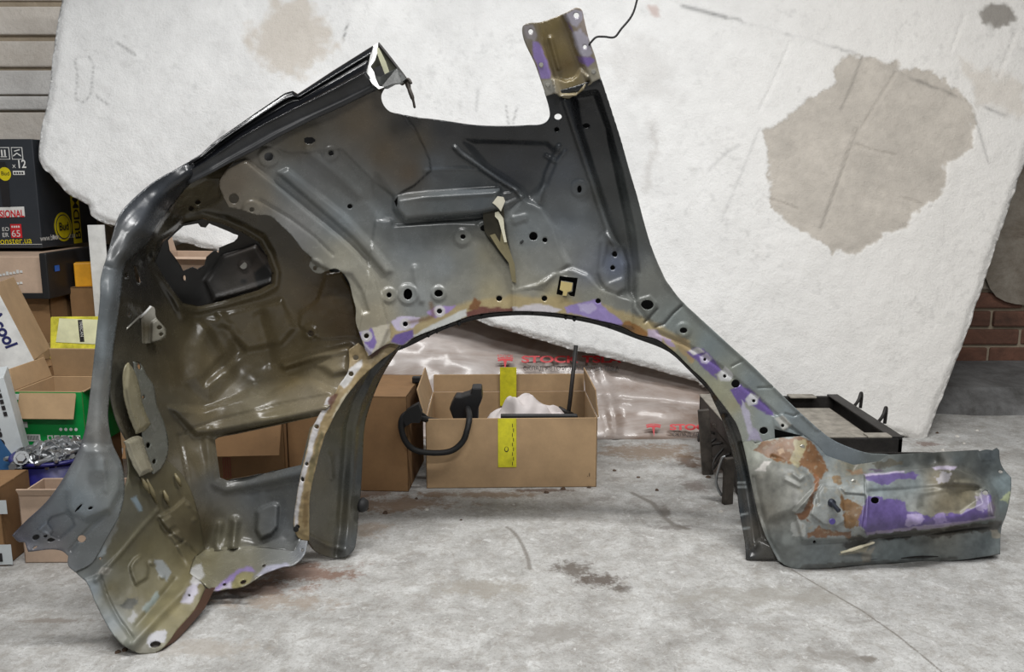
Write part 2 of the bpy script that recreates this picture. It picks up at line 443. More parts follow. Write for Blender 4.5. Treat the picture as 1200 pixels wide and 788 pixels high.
def blockmat(name, a, b):
    n = N(name); v = n.pos(); f = n.noise(v, 5, 8, 0.75, 0.5); g = n.noise(v, 40, 6, 0.75)
    c = n.ramp(f, 0.3, 0.68, lin(a), lin(b)); c = n.mix(n.math('MULTIPLY', n.ramp(g, 0.6, 0.75), 0.5), c, tuple(x * 0.6 for x in lin(a)[:3]) + (1,))
    n.base(c); n.rough(0.85); n.bump(n.math('ADD', f, g), 0.6, 0.01); return n.m
M['block'] = blockmat('grey_block', (204, 194, 182), (234, 227, 218))
M['block2'] = blockmat('pale_block', (206, 202, 198), (236, 234, 230))
M['mortar'] = blockmat('mortar', (150, 136, 116), (180, 166, 146))
M['brick'] = blockmat('old_brick', (82, 60, 50), (140, 98, 80))
M['plaster'] = blockmat('stained_plaster', (104, 90, 74), (168, 160, 148))
M['plinth'] = blockmat('dark_cement', (66, 64, 62), (128, 128, 128))
wall = obj('wall_back', boxv(-4.5, 4.5, WALL, WALL + 0.3, 0, 3.4), BOXF, M['mortar'], origin=(0, WALL, 0)); tag(wall, kind='structure')
# courses seen beside the slab, upper left (heights read off the courses in view)
edges = [P(30, yy, WALL)[2] for yy in (232, 176, 131, 112, 82, 45, 5, -35, -75)]
for i, (a, b) in enumerate(zip(edges[:-1], edges[1:])):
    x = -4.4
    while x < -2:
        wd = 3.0
        hh = 0.022 if i in (2, 3) else 0.012
        gp = 0.012 if i in (0, 4, 5, 6) else 0.004
        jit = [random.uniform(-.004, .004) for _ in range(8)]
        V = boxv(x, x + wd - 0.012, WALL - hh - 0.004 * (i % 3), WALL + 0.05, a + gp, b - gp)
        V = [(q[0], q[1] + jit[k], q[2] + jit[k] * 0.6) for k, q in enumerate(V)]
        bevel(obj('block', V, BOXF, M['block2' if i in (2, 3) else 'block'], wall), 0.006, 2); x += wd
# bricks, lower right
zz = 0.10; r = 0
while zz < 1.15:
    x = 1.55 + 0.13 * (r % 2)
    while x < 3.2:
        jy = random.uniform(-.008, .008); wd = 0.25
        V = boxv(x, x + wd - 0.014, WALL - 0.014 + jy, WALL + 0.05, zz, zz + 0.066)
        bevel(obj('brick', V, BOXF, M['brick'] if zz < 0.36 or random.random() < .25 else M['plaster'], wall), 0.007, 2); x += wd
    zz += 0.079; r += 1
pv, pf = triangulate([(2.02, .40), (2.2, .36), (2.5, .38), (3.1, .37), (3.1, 1.1), (1.8, 1.1), (1.86, .75), (1.95, .52)], [], 0.05, jag=0.10, seed=8)
PV = [(a, WALL - 0.032 - 0.006 * math.sin(a * 9) * math.sin(b * 11), b) for a, b in pv] + [(a, WALL - 0.01, b) for a, b in pv]
nn_ = len(pv)
obj('plaster_patch', PV, [tuple(f) for f in pf] + [tuple(i + nn_ for i in f[::-1]) for f in pf], M['plaster'], wall, smooth=True)
# low cement plinth along the wall foot
g0 = G(1150, 486); 
pl = []
for k in range(41):
    x = 1.45 + 3.0 * k / 40; pl.append((x, 0.02 * math.sin(x * 5.1) + 0.012 * math.sin(x * 17)))
V = []; Fc = []
for x, j in pl:
    for (yy, z) in ((3.10 + j, 0.0), (3.125 + j, 0.03 + j * .3), (3.20 + j, 0.085), (WALL - .01, 0.11), (WALL - .01, 0.0)): V.append((x, yy, z))
for k in range(40):
    for q in range(4): Fc.append((k * 5 + q, (k + 1) * 5 + q, (k + 1) * 5 + q + 1, k * 5 + q + 1)[::-1])
tag(obj('trim_1', V, Fc, M['plinth'], origin=(3, 3.4, 0)), kind='structure')

# ================================================================ leaning slab
SL0, SLK = 2.80, 0.30
def slab_pt(x, y, rel=0.0):
    a = (x - 600) / F; b = (394 - y) / F; c, s = math.cos(PITCH), math.sin(PITCH)
    # Y = t(c + b s) ; Z = CH + t(b c - s) ; Y = SL0 + SLK Z - rel
    t = (SL0 + SLK * CH - rel) / ((c + b * s) - SLK * (b * c - s))
    return a * t, t * (c + b * s), CH + t * (b * c - s)
seam = [(740, -22), (800, 6), (860, 22), (935, 42), (1000, 62), (1100, 105), (1200, 143), (1320, 190)]
big = [(985, 62), (1010, 66), (1040, 74), (1075, 80), (1100, 90), (1120, 100), (1132, 118), (1142, 135), (1145, 155), (1140, 170), (1128, 182), (1112, 190), (1110, 215), (1105, 230), (1080, 245), (1068, 262),
       (1040, 275), (1010, 290), (978, 301), (970, 285), (955, 278), (930, 265), (915, 250), (900, 240), (905, 215), (900, 190), (898, 160), (908, 145), (925, 130), (950, 112), (975, 100), (980, 85)]
browns = [(292, 30), (310, 12), (330, 0), (365, -5), (372, 20), (388, 45), (380, 72), (362, 88), (338, 96), (318, 80), (296, 60)]
def slab_rel(x, y):
    z = (fbm(x, y, 60, 21) - 0.5) * 0.012 + (fbm(x, y, 12, 22) - 0.5) * 0.004
    above = [(700, -60)] + seam + [(1330, -60)]
    z = z - 0.008 * sstep(-1.5, 1.5, sdist(x, y + (fbm(x, y, 10, 31) - .5) * 5, above))
    wx = x + (fbm(x, y, 14, 5) - 0.5) * 22; wy = y + (fbm(x, y, 14, 45) - 0.5) * 22
    z = z - 0.004 * sstep(-1.5, 1.5, sdist(wx, wy, big))
    for ln in ([(1003, 150), (985, 205), (962, 268)], [(1003, 170), (1020, 176), (1048, 182)], [(1055, 232), (1075, 238), (1092, 244)], [(895, 232), (915, 238), (935, 246)], [(926, 50), (905, 100), (890, 130)], [(1050, 85), (1010, 150)], [(1130, 20), (1115, 60)], [(1190, 40), (1170, 90)]):
        z = z - bead(x, y, ln, 1.6, 0.006)
    edge = sdist(x, y, slab_out); z = z - 0.016 * (1 - sstep(0, 3 + 9 * fbm(x, y, 9, 61), edge))
    return z
def slab_col(x, y):
    c = np.zeros((len(x), 3)) + s2l((238, 238, 237))
    n1 = fbm(x, y, 90, 51); c = c * (0.84 + 0.26 * n1)[:, None]; c = c * (0.93 + 0.14 * fbm(x, y, 14, 59))[:, None]
    rb = (sstep(0.0, 1.0, (x - 650) / 500.0) * 0.8)[:, None]
    c = c * (1 - rb) + rb * s2l((226, 222, 216))
    fl_ = sstep(0.58, 0.74, fbm(x, y, 6, 53, 5)) * sstep(0.42, 0.66, fbm(x, y, 60, 57)); c = c * (1 - 0.13 * fl_)[:, None]
    c = paint(c, x, y, big, (182, 174, 163), 11, 14, 1.6, 5, .9)
    inn = inside(x, y, big); tex = 0.74 + 0.34 * fbm(x, y, 34, 91) + 0.22 * fbm(x, y, 7, 92); c = np.where(inn[:, None], c * tex[:, None], c)
    c = paint(c, x, y, browns, (196, 184, 168), 22, 16, 9, 7, .62)
    c = paint(c, x, y, [(1148, 14), (1165, 3), (1185, 8), (1190, 25), (1172, 34), (1152, 26)], (128, 122, 114), 8, 9, 3, 9, .85)
    c = paint(c, x, y, [(705, 60), (745, 40), (780, 62), (785, 110), (760, 120), (720, 90)], (196, 192, 188), 20, 12, 14, 11, .3)
    c = paint(c, x, y, [(760, 140), (775, 160), (758, 230), (752, 220), (765, 170)], (188, 184, 180), 8, 9, 5, 12, .5)
    c = paint(c, x, y, [(1120, 70), (1200, 100), (1200, 140), (1150, 120)], (205, 196, 184), 12, 14, 6, 13, .6)
    c = paint(c, x, y, [(758, 6), (770, 8), (772, 20), (762, 18)], (190, 160, 150), 3, 6, 2, 14, .6)
    for ln, wd, k in (([(88, 72), (92, 66), (104, 66), (110, 74), (106, 112), (98, 120), (88, 116), (91, 90), (88, 72)], 0.9, .35), ([(137, 50), (148, 57), (158, 64)], 1.6, .4), ([(113, 113), (127, 123)], 1.2, .4),
                      ([(402, 48), (407, 28)], 1.0, .6), ([(593, 125), (596, 147)], 1.0, .4), ([(606, 125), (601, 146)], 1.0, .4), ([(560, 105), (558, 130)], 1.6, .25), ([(255, 165), (262, 154)], 1.6, .45), ([(1142, 135), (1158, 190)], 1.6, .3), ([(890, 150), (870, 200), (845, 260)], 1.5, .15), ([(830, 200), (850, 180), (866, 170)], 2, .2), ([(700, 240), (720, 200)], 2.5, .15), ([(1010, 66), (998, 100), (985, 128)], 1.6, .3), ([(1005, 150), (985, 205), (962, 268)], 1.5, .3)):
        c = c * (1 - k * np.exp(-(pdist(x, y, ln) / wd) ** 2))[:, None]
    sm = np.exp(-(pdist(x, y, [(800, 7), (815, 11), (850, 20)]) / 2.5) ** 2) * 0.45 + np.exp(-(pdist(x, y + (fbm(x, y, 10, 31) - .5) * 5, seam) / 2.2) ** 2) * (0.05 + 0.35 * sstep(.5, .7, fbm(x, y, 30, 77)))
    c = c * (1 - sm)[:, None]
    return c
slab_out = [(67, -40), (72, 0), (68, 25), (64, 52), (60, 85), (56, 115), (49, 150), (46, 170), (45, 185), (50, 197), (60, 205), (68, 215), (80, 228), (92, 234), (103, 241), (106, 252), (118, 260), (132, 264),
            (200, 281), (300, 307), (400, 334), (470, 353), (546, 371), (575, 382), (612, 393), (640, 401), (668, 410), (700, 416), (760, 432), (830, 452), (900, 470), (1000, 495), (1062, 512), (1078, 517), (1086, 513),
            (1094, 490), (1104, 465), (1122, 420), (1143, 360), (1168, 285), (1190, 222), (1215, 150), (1262, -40)]
n = N('whitewashed_concrete'); a = n.n('ShaderNodeVertexColor', layer_name='paint').outputs[0]; v = n.pos()
g = n.noise(v, 120, 6, 0.75); h = n.noise(v, 26, 6, 0.75)
sp = n.ramp(n.noise(v, 75, 8, 0.8), 0.57, 0.68)
c_ = n.mix(n.math('MULTIPLY', sp, 0.22), a, n.mix(1.0, a, (0.55, 0.53, 0.5, 1), 'MULTIPLY'))
n.base(n.mix(n.math('MULTIPLY', n.ramp(h, 0.52, 0.68), 0.14), c_, n.mix(1.0, a, (0.7, 0.68, 0.65, 1), 'MULTIPLY')))
n.rough(0.8); n.bump(n.math('ADD', g, n.math('MULTIPLY', h, 1.8)), 0.5, 0.008)
slab = patch('concrete_slab', slab_out, [], None, slab_col, n.m, None, 2.9, dense=[([(860, 40), (1170, 40), (1170, 320), (860, 320)], 2.3)], thick=0.09, jag=3.5, origin=(1.36, 2.80, 0.0), corner=35,
             proj=lambda x, y: slab_pt(x, y, slab_rel(x, y)))
tag(slab, 'huge whitewashed concrete slab leaning tilted against the wall behind the car body panel', 'slab')

# ================================================================ printed film sheet behind the boxes
n = N('printed_film'); v = n.pos(); f1 = n.noise(n.map(v, (1.2, 1, 6), (0, 0.2, 0)), 2.2, 6, 0.65, 0.8)
n.base(n.ramp(f1, 0.35, 0.72, lin((128, 108, 94)), lin((190, 182, 178)))); n.rough(0.4); n.b.inputs['Coat Weight'].default_value = 0.2
n.b.inputs['Coat Roughness'].default_value = 0.12
n.bump(n.noise(n.map(v, (2, 1, 5), (0, 0.5, 0)), 4, 3, 0.5), 0.09, 0.02)
M['film'] = n.m
BN0, BNK = 2.80, 0.72
def ban(x, y, lift=0.0):
    a = (x - 600) / F; b = (394 - y) / F; c, s = math.cos(PITCH), math.sin(PITCH)
    t = (BN0 + BNK * CH - lift) / ((c + b * s) - BNK * (b * c - s)); return (a * t, t * (c + b * s), CH + t * (b * c - s))
def ban_rel(x, y):
    return 0.005 * np.sin(x / 43 + y / 40) * np.sin(y / 29) + 0.02 * (fbm(x, y, 30, 71) - .5) + bead(x, y, [(600, 470), (720, 462), (860, 478)], 10, 0.015) + bead(x, y, [(700, 420), (716, 470), (722, 512)], 6, 0.02)
film = empty('film_wrapped_board', ban(650, 515), 'glossy plastic film printed with red and black lettering, wrapped over brown board', 'plastic sheet')
patch('film', [(430, 350), (900, 350), (900, 518), (820, 516), (740, 515.5), (430, 515)], [], None, None, M['film'], film, 6.0, thick=0.004, corner=20,
      proj=lambda x, y: ban(x, y, ban_rel(x, y)))
ux = Vector((1, 0, 0)); uy = (Vector(ban(650, 400)) - Vector(ban(650, 480))).normalized()
def bt(name, s, x, y, x2, mat, hpx, bold=0.0):
    """lettering from pixel x to x2 with cap height hpx"""
    o = Vector(ban(x, y, 0.035)); e = Vector(ban(x2, y, 0.035)); t_ = Vector(ban(x, y - hpx, 0.035)); size = (t_ - o).length / 0.70
    tx = text(name, s, o, ux, uy, size, mat, film, bold=bold)
    me = tx.data; mx_ = max(vv.co.x for vv in me.vertices); mn_ = min(vv.co.x for vv in me.vertices)
    k = (e - o).length / (mx_ - mn_)
    for vv in me.vertices: vv.co.x = mn_ + (vv.co.x - mn_) * k
    return tx
def emblem(cx, cy, s):
    o = Vector(ban(cx, cy, 0.035)); q = (Vector(ban(cx + 1, cy, .035)) - o).length * s
    arc = []
    for k in range(13):
        t = -1 + k / 6; arc.append((t * 9, 6.2 - 1.6 * t * t))
    up = arc; dn = [(8.2, 2.4), (3.6, 3.4), (1.9, 3.0), (0, -9), (-1.9, 3.0), (-3.6, 3.4), (-8.2, 2.4)]
    decal('emblem', [(a * q, b * q) for a, b in (up + dn)], o, ux, uy, M['red_print'], film)
    decal('emblem', [(a * q, b * q) for a, b in [(t * 9.4 / 6, 8.0 - 1.5 * (t / 6) ** 2) for t in range(-6, 7)] + [(9.2, 5.4), (0, 7.2), (-9.2, 5.4)]], o, ux, uy, M['red_print'], film)
emblem(592, 426, 1.0); bt('lettering', 'STOCK', 582.5, 419.5, 601.5, M['red_print'], 3.6)
bt('lettering', 'STOCK TSLA', 611, 425, 728, M['red_print'], 7.6, 0.0012)
bt('lettering', 'СКЛАД АВТО И ЗАПЧАСТЕЙ TESLA', 613, 434.5, 725, M['black_print'], 5.2)
emblem(766, 504, .95); bt('lettering', 'STOCK TSLA', 785, 504, 880, M['red_print'], 6.4, 0.0012)
bt('lettering', 'СКЛАД АВТО И ЗАПЧАСТЕЙ TESLA', 788, 511.5, 890, M['black_print'], 3.8)
# ================================================================ cut-out car body panel (rear quarter, seen from the inside)
qp = empty('car_quarter_panel', (-0.1, 1.80, 0.0), 'cut-out rear quarter of a car body, grey inside with purple and rust patches, standing upright', 'car part')
PM = painted('panel_paint', 0.26, 0.08); PMd = painted('panel_paint_matt', 0.48, 0.16); PMg = painted('panel_paint_gloss', 0.20, 0.03); PMs = painted('sill_paint', 0.42, 0.12)
GREY, OLIVE, TAN, BLACK, BLUEG = (122, 127, 128), (112, 100, 70), (168, 150, 108), (38, 40, 44), (128, 138, 146)
PURPLE, LILAC, RUST, WHITE = (108, 86, 156), (196, 188, 214), (168, 104, 40), (214, 212, 212)
F1 = rbf([(460, 140, 1.86), (500, 150, 1.865), (560, 155, 1.88), (640, 150, 1.88), (650, 40, 1.84), (690, 40, 1.84), (640, 110, 1.86), (705, 100, 1.86), (735, 200, 1.90), (700, 200, 1.91), (765, 300, 1.93),
          (820, 380, 1.94), (900, 450, 1.94), (960, 505, 1.93), (1040, 535, 1.94), (1040, 552, 1.92), (965, 545, 1.92), (560, 200, 1.915), (480, 200, 1.89), (620, 200, 1.925), (480, 300, 1.915), (560, 300, 1.925), (640, 300, 1.94), (700, 320, 1.93),
          (430, 120, 1.83), (340, 160, 1.79), (285, 185, 1.765), (262, 215, 1.77), (300, 250, 1.80), (350, 288, 1.83), (365, 312, 1.85), (400, 320, 1.86), (415, 360, 1.87), (420, 395, 1.87), (380, 220, 1.85), (430, 300, 1.89),
          (450, 380, 1.885), (520, 370, 1.91), (600, 360, 1.925), (700, 370, 1.935), (800, 420, 1.94), (860, 490, 1.93), (880, 515, 1.925), (660, 250, 1.945), (690, 250, 1.935)])
F2 = rbf([(215, 215, 1.725), (240, 200, 1.75), (270, 198, 1.80), (300, 255, 1.86), (350, 300, 1.91), (400, 330, 1.925), (415, 400, 1.915), (428, 425, 1.89), (225, 235, 1.79), (215, 258, 1.83), (310, 290, 1.89), (330, 340, 1.92), (230, 368, 1.88),
          (190, 330, 1.80), (170, 300, 1.72), (160, 350, 1.66), (300, 400, 1.94), (250, 420, 1.90), (200, 420, 1.79), (170, 420, 1.68), (380, 380, 1.925), (405, 435, 1.88), (350, 435, 1.925), (300, 450, 1.92), (300, 484, 1.85), (390, 466, 1.845),
          (300, 505, 1.85), (370, 490, 1.83), (250, 510, 1.84), (215, 520, 1.79), (190, 500, 1.73), (350, 560, 1.81), (260, 570, 1.82), (300, 610, 1.825), (350, 625, 1.80), (238, 600, 1.77), (240, 645, 1.785), (300, 641, 1.80), (345, 645, 1.765),
          (248, 690, 1.62), (280, 687, 1.63), (320, 667, 1.67), (356, 648, 1.72), (167, 767, 1.44), (193, 758, 1.455), (103, 685, 1.47), (140, 753, 1.44), (240, 687, 1.60), (205, 700, 1.56), (160, 660, 1.56), (190, 600, 1.65), (122, 650, 1.51), (212, 640, 1.67),
          (172, 222, 1.66), (145, 250, 1.60), (130, 290, 1.57), (118, 350, 1.54), (108, 430, 1.52), (100, 500, 1.49), (75, 560, 1.455), (25, 628, 1.45), (35, 640, 1.45), (80, 655, 1.465), (178, 275, 1.66), (152, 300, 1.615), (142, 350, 1.585), (135, 420, 1.56),
          (130, 500, 1.53), (145, 560, 1.535), (130, 600, 1.50), (80, 620, 1.465), (178, 560, 1.62), (152, 520, 1.585), (160, 460, 1.625)])

# ---- inner panel
A_line = [(288, 188), (330, 222), (365, 252), (400, 280), (418, 297), (430, 312), (440, 330), (447, 350), (452, 368), (456, 386), (440, 425), (400, 420), (405, 330), (340, 290), (250, 240), (255, 200)]
P1_out = [(262, 204), (285, 180), (322, 158), (380, 130), (430, 108), (445, 102), (452, 102), (447, 112), (449, 122), (457, 131), (470, 134), (485, 137), (510, 140), (560, 147), (593, 148), (616, 147), (639, 144), (644, 137), (644, 130), (638, 108),
          (655, 106), (690, 96), (704, 92), (715, 125), (726, 160), (737, 200), (747, 233), (753, 257), (762, 287), (770, 308), (780, 328), (793, 347), (806, 361), (820, 373), (853, 403), (883, 430), (908, 455), (933, 480), (958, 502), (975, 515), (997, 525),
          (1017, 531), (1042, 533), (1060, 540), (1040, 550), (1000, 552), (965, 545), (955, 528), (942, 512), (908, 516), (890, 519), (870, 518), (868, 510), (863, 497), (853, 482), (840, 465), (827, 448), (810, 432), (793, 415), (787, 410), (770, 398),
          (747, 392), (727, 382), (703, 376), (673, 370), (640, 366), (600, 365), (565, 368), (547, 372), (533, 377), (507, 387), (485, 396), (472, 405), (457, 403), (431, 418), (422, 393), (417, 378), (417, 363), (413, 345), (407, 327), (400, 319), (393, 315),
          (382, 318), (375, 321), (368, 319), (362, 312), (365, 302), (352, 290), (345, 280), (330, 265), (315, 253), (300, 252), (285, 247), (268, 243), (260, 227), (257, 215)]
h1 = [(315, 184, 5.5, 5.2), (388, 180, 3, 2.8), (410, 242, 3, 2.8), (295, 246, 2.8, 2.8), (274, 233, 6, 6), (456, 346, 3, 3), (478, 345, 5.2, 6.6), (514, 344, 5, 4.2), (475, 380, 3, 3), (429.5, 394, 3, 3), (515, 365, 3.2, 3), (585, 350, 3.6, 3.2), (638, 350, 3.4, 3.2), (701, 353, 3.2, 3),
      (718, 314, 2.9, 2.9), (720.5, 298, 3.4, 3.4), (758.5, 357.5, 7.6, 5.8), (801, 387.5, 4.4, 3.4), (542.5, 277.5, 3.1, 2.8), (567, 267.5, 4, 3.6), (625, 277, 5, 5), (638.5, 281.5, 3, 2.9), (679, 222, 2.6, 4.4), (654, 137, 4.4, 3.6), (652.5, 152, 3, 2.8), (687, 147.5, 4, 2.8),
      (849.5, 441, 2.2, 2.2), (862, 450, 5, 4.8), (883.5, 470, 2.2, 2), (895, 505, 5, 4.2), (917.5, 499, 2.2, 2.2), (826, 421.5, 1.8, 1.8), (369, 314.5, 2.2, 2.8)]
P1_h = [circ(*q) for q in h1] + [[(356.5, 162), (360, 161), (366, 161), (369.5, 163.5), (369.5, 166), (366, 168.5), (360, 169), (356.5, 166.5)],
        [(656, 323.5), (677, 326), (673.5, 348), (668, 347), (665.5, 343.5), (671, 342), (671.5, 331.5), (657.5, 329), (656, 340), (660, 342.5), (658.5, 346.5), (652, 345)],
        [(907.5, 503), (942, 511.5), (908, 515.5)], [(461.5, 236), (466, 230.5), (465.5, 239), (464, 245)]]
def rel1(x, y):
    z = (fbm(x, y, 60, 3) - .5) * 0.006
    z = z + raised(x, y, A_line, 0.014, 7)                                            # overlapped strip on the recess side
    z = z - bead(x, y, [(305, 235), (340, 256), (370, 279), (390, 299)], 2.0, 0.003)
    ribB = [(326, 203), (337, 198), (370, 225), (405, 253), (430, 280), (448, 302), (459, 318), (452, 322), (438, 306), (415, 280), (390, 258), (355, 228)]
    z = z + raised(x, y, ribB, 0.011, 9)
    z = z + bead(x, y, [(362, 178), (380, 192), (398, 207), (420, 228)], 7, 0.006)
    for cx, cy, r_ in ((315, 184, 12), (388, 180, 9), (542, 278, 10), (567, 267, 9), (456, 346, 9), (478, 345, 12), (514, 344, 9), (679, 221, 10), (801, 387, 9), (369, 313, 9), (295, 246, 11)):
        z = z + boss(x, y, cx, cy, r_, 0.004, 3)
    # recess lip strip down to the flange
    z = z - raised(x, y, [(400, 320), (412, 322), (424, 340), (432, 365), (425, 368), (415, 350)], 0.006, 7)
    # brown upper overlap plate
    up = [(300, 165), (440, 100), (470, 132), (492, 160), (504, 188), (505, 200), (485, 218), (462, 230), (440, 215), (400, 175), (340, 180)]
    z = z + raised(x, y, up, 0.004, 2.2)
    # shelf-like bulge
    sh = [(464, 233), (500, 228), (584, 223), (584, 246), (560, 251), (520, 254), (475, 258), (463, 246)]
    z = z + raised(x, y, sh, 0.026, 11) + bead(x, y, [(466, 231), (500, 229), (583, 224)], 4, 0.005)
    z = z - bead(x, y, [(462, 262), (475, 261), (520, 258), (560, 255), (584, 250)], 3.5, 0.010)
    z = z - raised(x, y, [(440, 205), (462, 232), (466, 258), (448, 256), (430, 235)], 0.007, 14)
    # dished sail area: V bead and creases
    z = z + bead(x, y, [(533, 173), (541, 181), (565, 197), (590, 214), (604, 222), (611, 230)], 2.6, 0.013)
    z = z + bead(x, y, [(585, 229), (600, 227), (606, 222)], 2.2, 0.006) + bead(x, y, [(592, 240), (612, 231)], 2.2, 0.005)
    z = z - raised(x, y, [(545, 165), (640, 168), (655, 180), (640, 215), (620, 235), (608, 222), (570, 195)], 0.012, 14)
    z = z + bead(x, y, [(655, 172), (648, 186), (640, 204), (632, 236)], 3.0, 0.007) + bead(x, y, [(640, 183), (652, 190), (662, 178)], 3, 0.006)
    z = z + bead(x, y, [(498, 200), (540, 198), (565, 199), (583, 213), (585, 224)], 2.2, 0.003)
    # right hand stamped fields
    fld = [(612, 232), (635, 244), (650, 268), (658, 292), (668, 310), (650, 322), (640, 334), (600, 340), (596, 300), (590, 260)]
    z = z + raised(x, y, fld, 0.010, 8)
    emb = [(599, 254), (616, 250), (619, 252), (618, 258), (603, 263), (600, 261)]
    z = z + raised(x, y, emb, 0.003, 3)
    lobe = [(704, 283), (710, 272), (724, 285), (731, 290), (736, 310), (734, 338), (722, 345), (708, 338), (700, 320), (702, 300)]
    z = z + raised(x, y, lobe, 0.011, 7) + raised(x, y, [(712, 284), (728, 290), (730, 325), (712, 332), (706, 312)], -0.004, 4)
    arc = [(600, 340), (630, 334), (648, 322), (668, 314), (688, 322), (704, 338), (728, 348), (742, 352), (742, 385), (600, 366)]
    z = z + raised(x, y, arc, 0.010, 6)
    # pillar channel
    ch = [(672, 112), (698, 108), (712, 150), (724, 200), (737, 262), (746, 318), (744, 350), (735, 345), (733, 310), (716, 268), (694, 200), (678, 150)]
    z = z - raised(x, y, ch, 0.030, 13)
    z = z + bead(x, y, [(662, 118), (676, 160), (690, 200), (712, 268), (722, 290)], 5, 0.008)
    z = z - bead(x, y, [(700, 112), (727, 200), (742, 270), (748, 320)], 2.5, 0.008)
    z = z + bead(x, y, [(486, 315), (488, 330), (494, 352)], 5, 0.006)
    # overlap of the left sheet over the right one
    lap = [(440, 258), (560, 262), (580, 288), (598, 312), (603, 335), (603, 360), (595, 380), (440, 420), (420, 400)]
    z = z + raised(x, y, lap, 0.004, 2)
    # door edge band and its sealed joints
    z = z - bead(x, y, [(742, 352), (770, 390), (800, 402), (840, 428), (882, 462), (925, 500), (960, 530)], 3, 0.005)
    z = z - bead(x, y, [(755, 378), (770, 362)], 2, 0.004) - bead(x, y, [(768, 383), (778, 380), (788, 368), (799, 358)], 2.2, 0.005) - bead(x, y, [(857, 430), (870, 423)], 1.5, 0.003) - bead(x, y, [(888, 455), (905, 454), (912, 449)], 1.5, 0.003) - bead(x, y, [(920, 485), (930, 488), (942, 482)], 1.5, 0.003)
    z = z + raised(x, y, [(748, 350), (762, 346), (770, 355), (762, 370), (750, 372), (742, 362)], 0.003, 3)
    z = z + raised(x, y, [(905, 488), (918, 486), (928, 498), (918, 506), (908, 500)], 0.004, 3)
    z = z + raised(x, y, [(862, 395), (880, 428), (905, 448), (890, 452), (868, 432)], 0.0, 3)
    z = z + bead(x, y, [(705, 95), (726, 160), (747, 233), (762, 287), (780, 330), (820, 374), (883, 431), (958, 503)], 3, 0.004)
    return z
col1 = idw([(300, 230, (132, 124, 108)), (340, 270, (136, 136, 134)), (275, 215, (120, 108, 90)), (400, 300, (150, 147, 132)), (430, 340, (152, 148, 132)), (440, 370, (160, 152, 130)), (340, 215, (118, 124, 126)), (400, 260, (126, 133, 136)), (370, 200, (112, 114, 114)),
            (350, 165, (90, 82, 66)), (420, 140, (96, 84, 66)), (450, 180, (92, 80, 62)), (480, 200, (88, 76, 60)), (490, 165, (84, 76, 62)), (420, 210, (110, 112, 110)), (455, 250, (122, 128, 130)), (480, 290, (130, 136, 138)), (520, 310, (132, 137, 138)), (490, 350, (140, 144, 143)), (540, 340, (138, 138, 130)),
            (570, 300, (136, 132, 114)), (575, 345, (158, 150, 122)), (545, 300, (128, 130, 124)), (520, 150, (46, 48, 52)), (480, 142, (50, 50, 50)), (560, 152, (36, 38, 42)), (580, 165, (40, 42, 46)), (600, 152, (32, 34, 37)), (630, 155, (36, 38, 42)), (630, 175, (46, 50, 56)), (510, 195, (92, 98, 104)), (545, 215, (88, 94, 98)), (600, 195, (56, 60, 68)), (520, 242, (92, 98, 100)),
            (560, 240, (86, 92, 96)), (660, 200, (90, 97, 106)), (680, 240, (110, 116, 120)), (665, 260, (104, 110, 115)), (620, 270, (118, 124, 126)), (640, 310, (130, 132, 128)), (620, 340, (146, 144, 132)), (690, 320, (116, 120, 126)), (720, 310, (96, 104, 122)), (655, 125, (40, 43, 47)), (680, 130, (36, 37, 40)),
            (710, 160, (38, 40, 42)), (690, 170, (46, 48, 50)), (725, 220, (62, 66, 66)), (745, 270, (90, 94, 92)), (730, 280, (72, 74, 72)), (700, 230, (70, 72, 70)), (760, 330, (124, 126, 120)), (790, 380, (132, 140, 138)), (830, 405, (128, 140, 142)), (880, 450, (130, 140, 142)), (930, 490, (132, 142, 146)), (980, 530, (126, 136, 142)),
            (1040, 540, (110, 116, 114)), (700, 350, (146, 146, 134)), (800, 410, (148, 146, 122)), (840, 460, (160, 160, 134)), (870, 490, (156, 160, 150)), (895, 490, (152, 162, 162)), (650, 355, (170, 158, 118)), (860, 475, (164, 160, 130))], 3.4, 8)
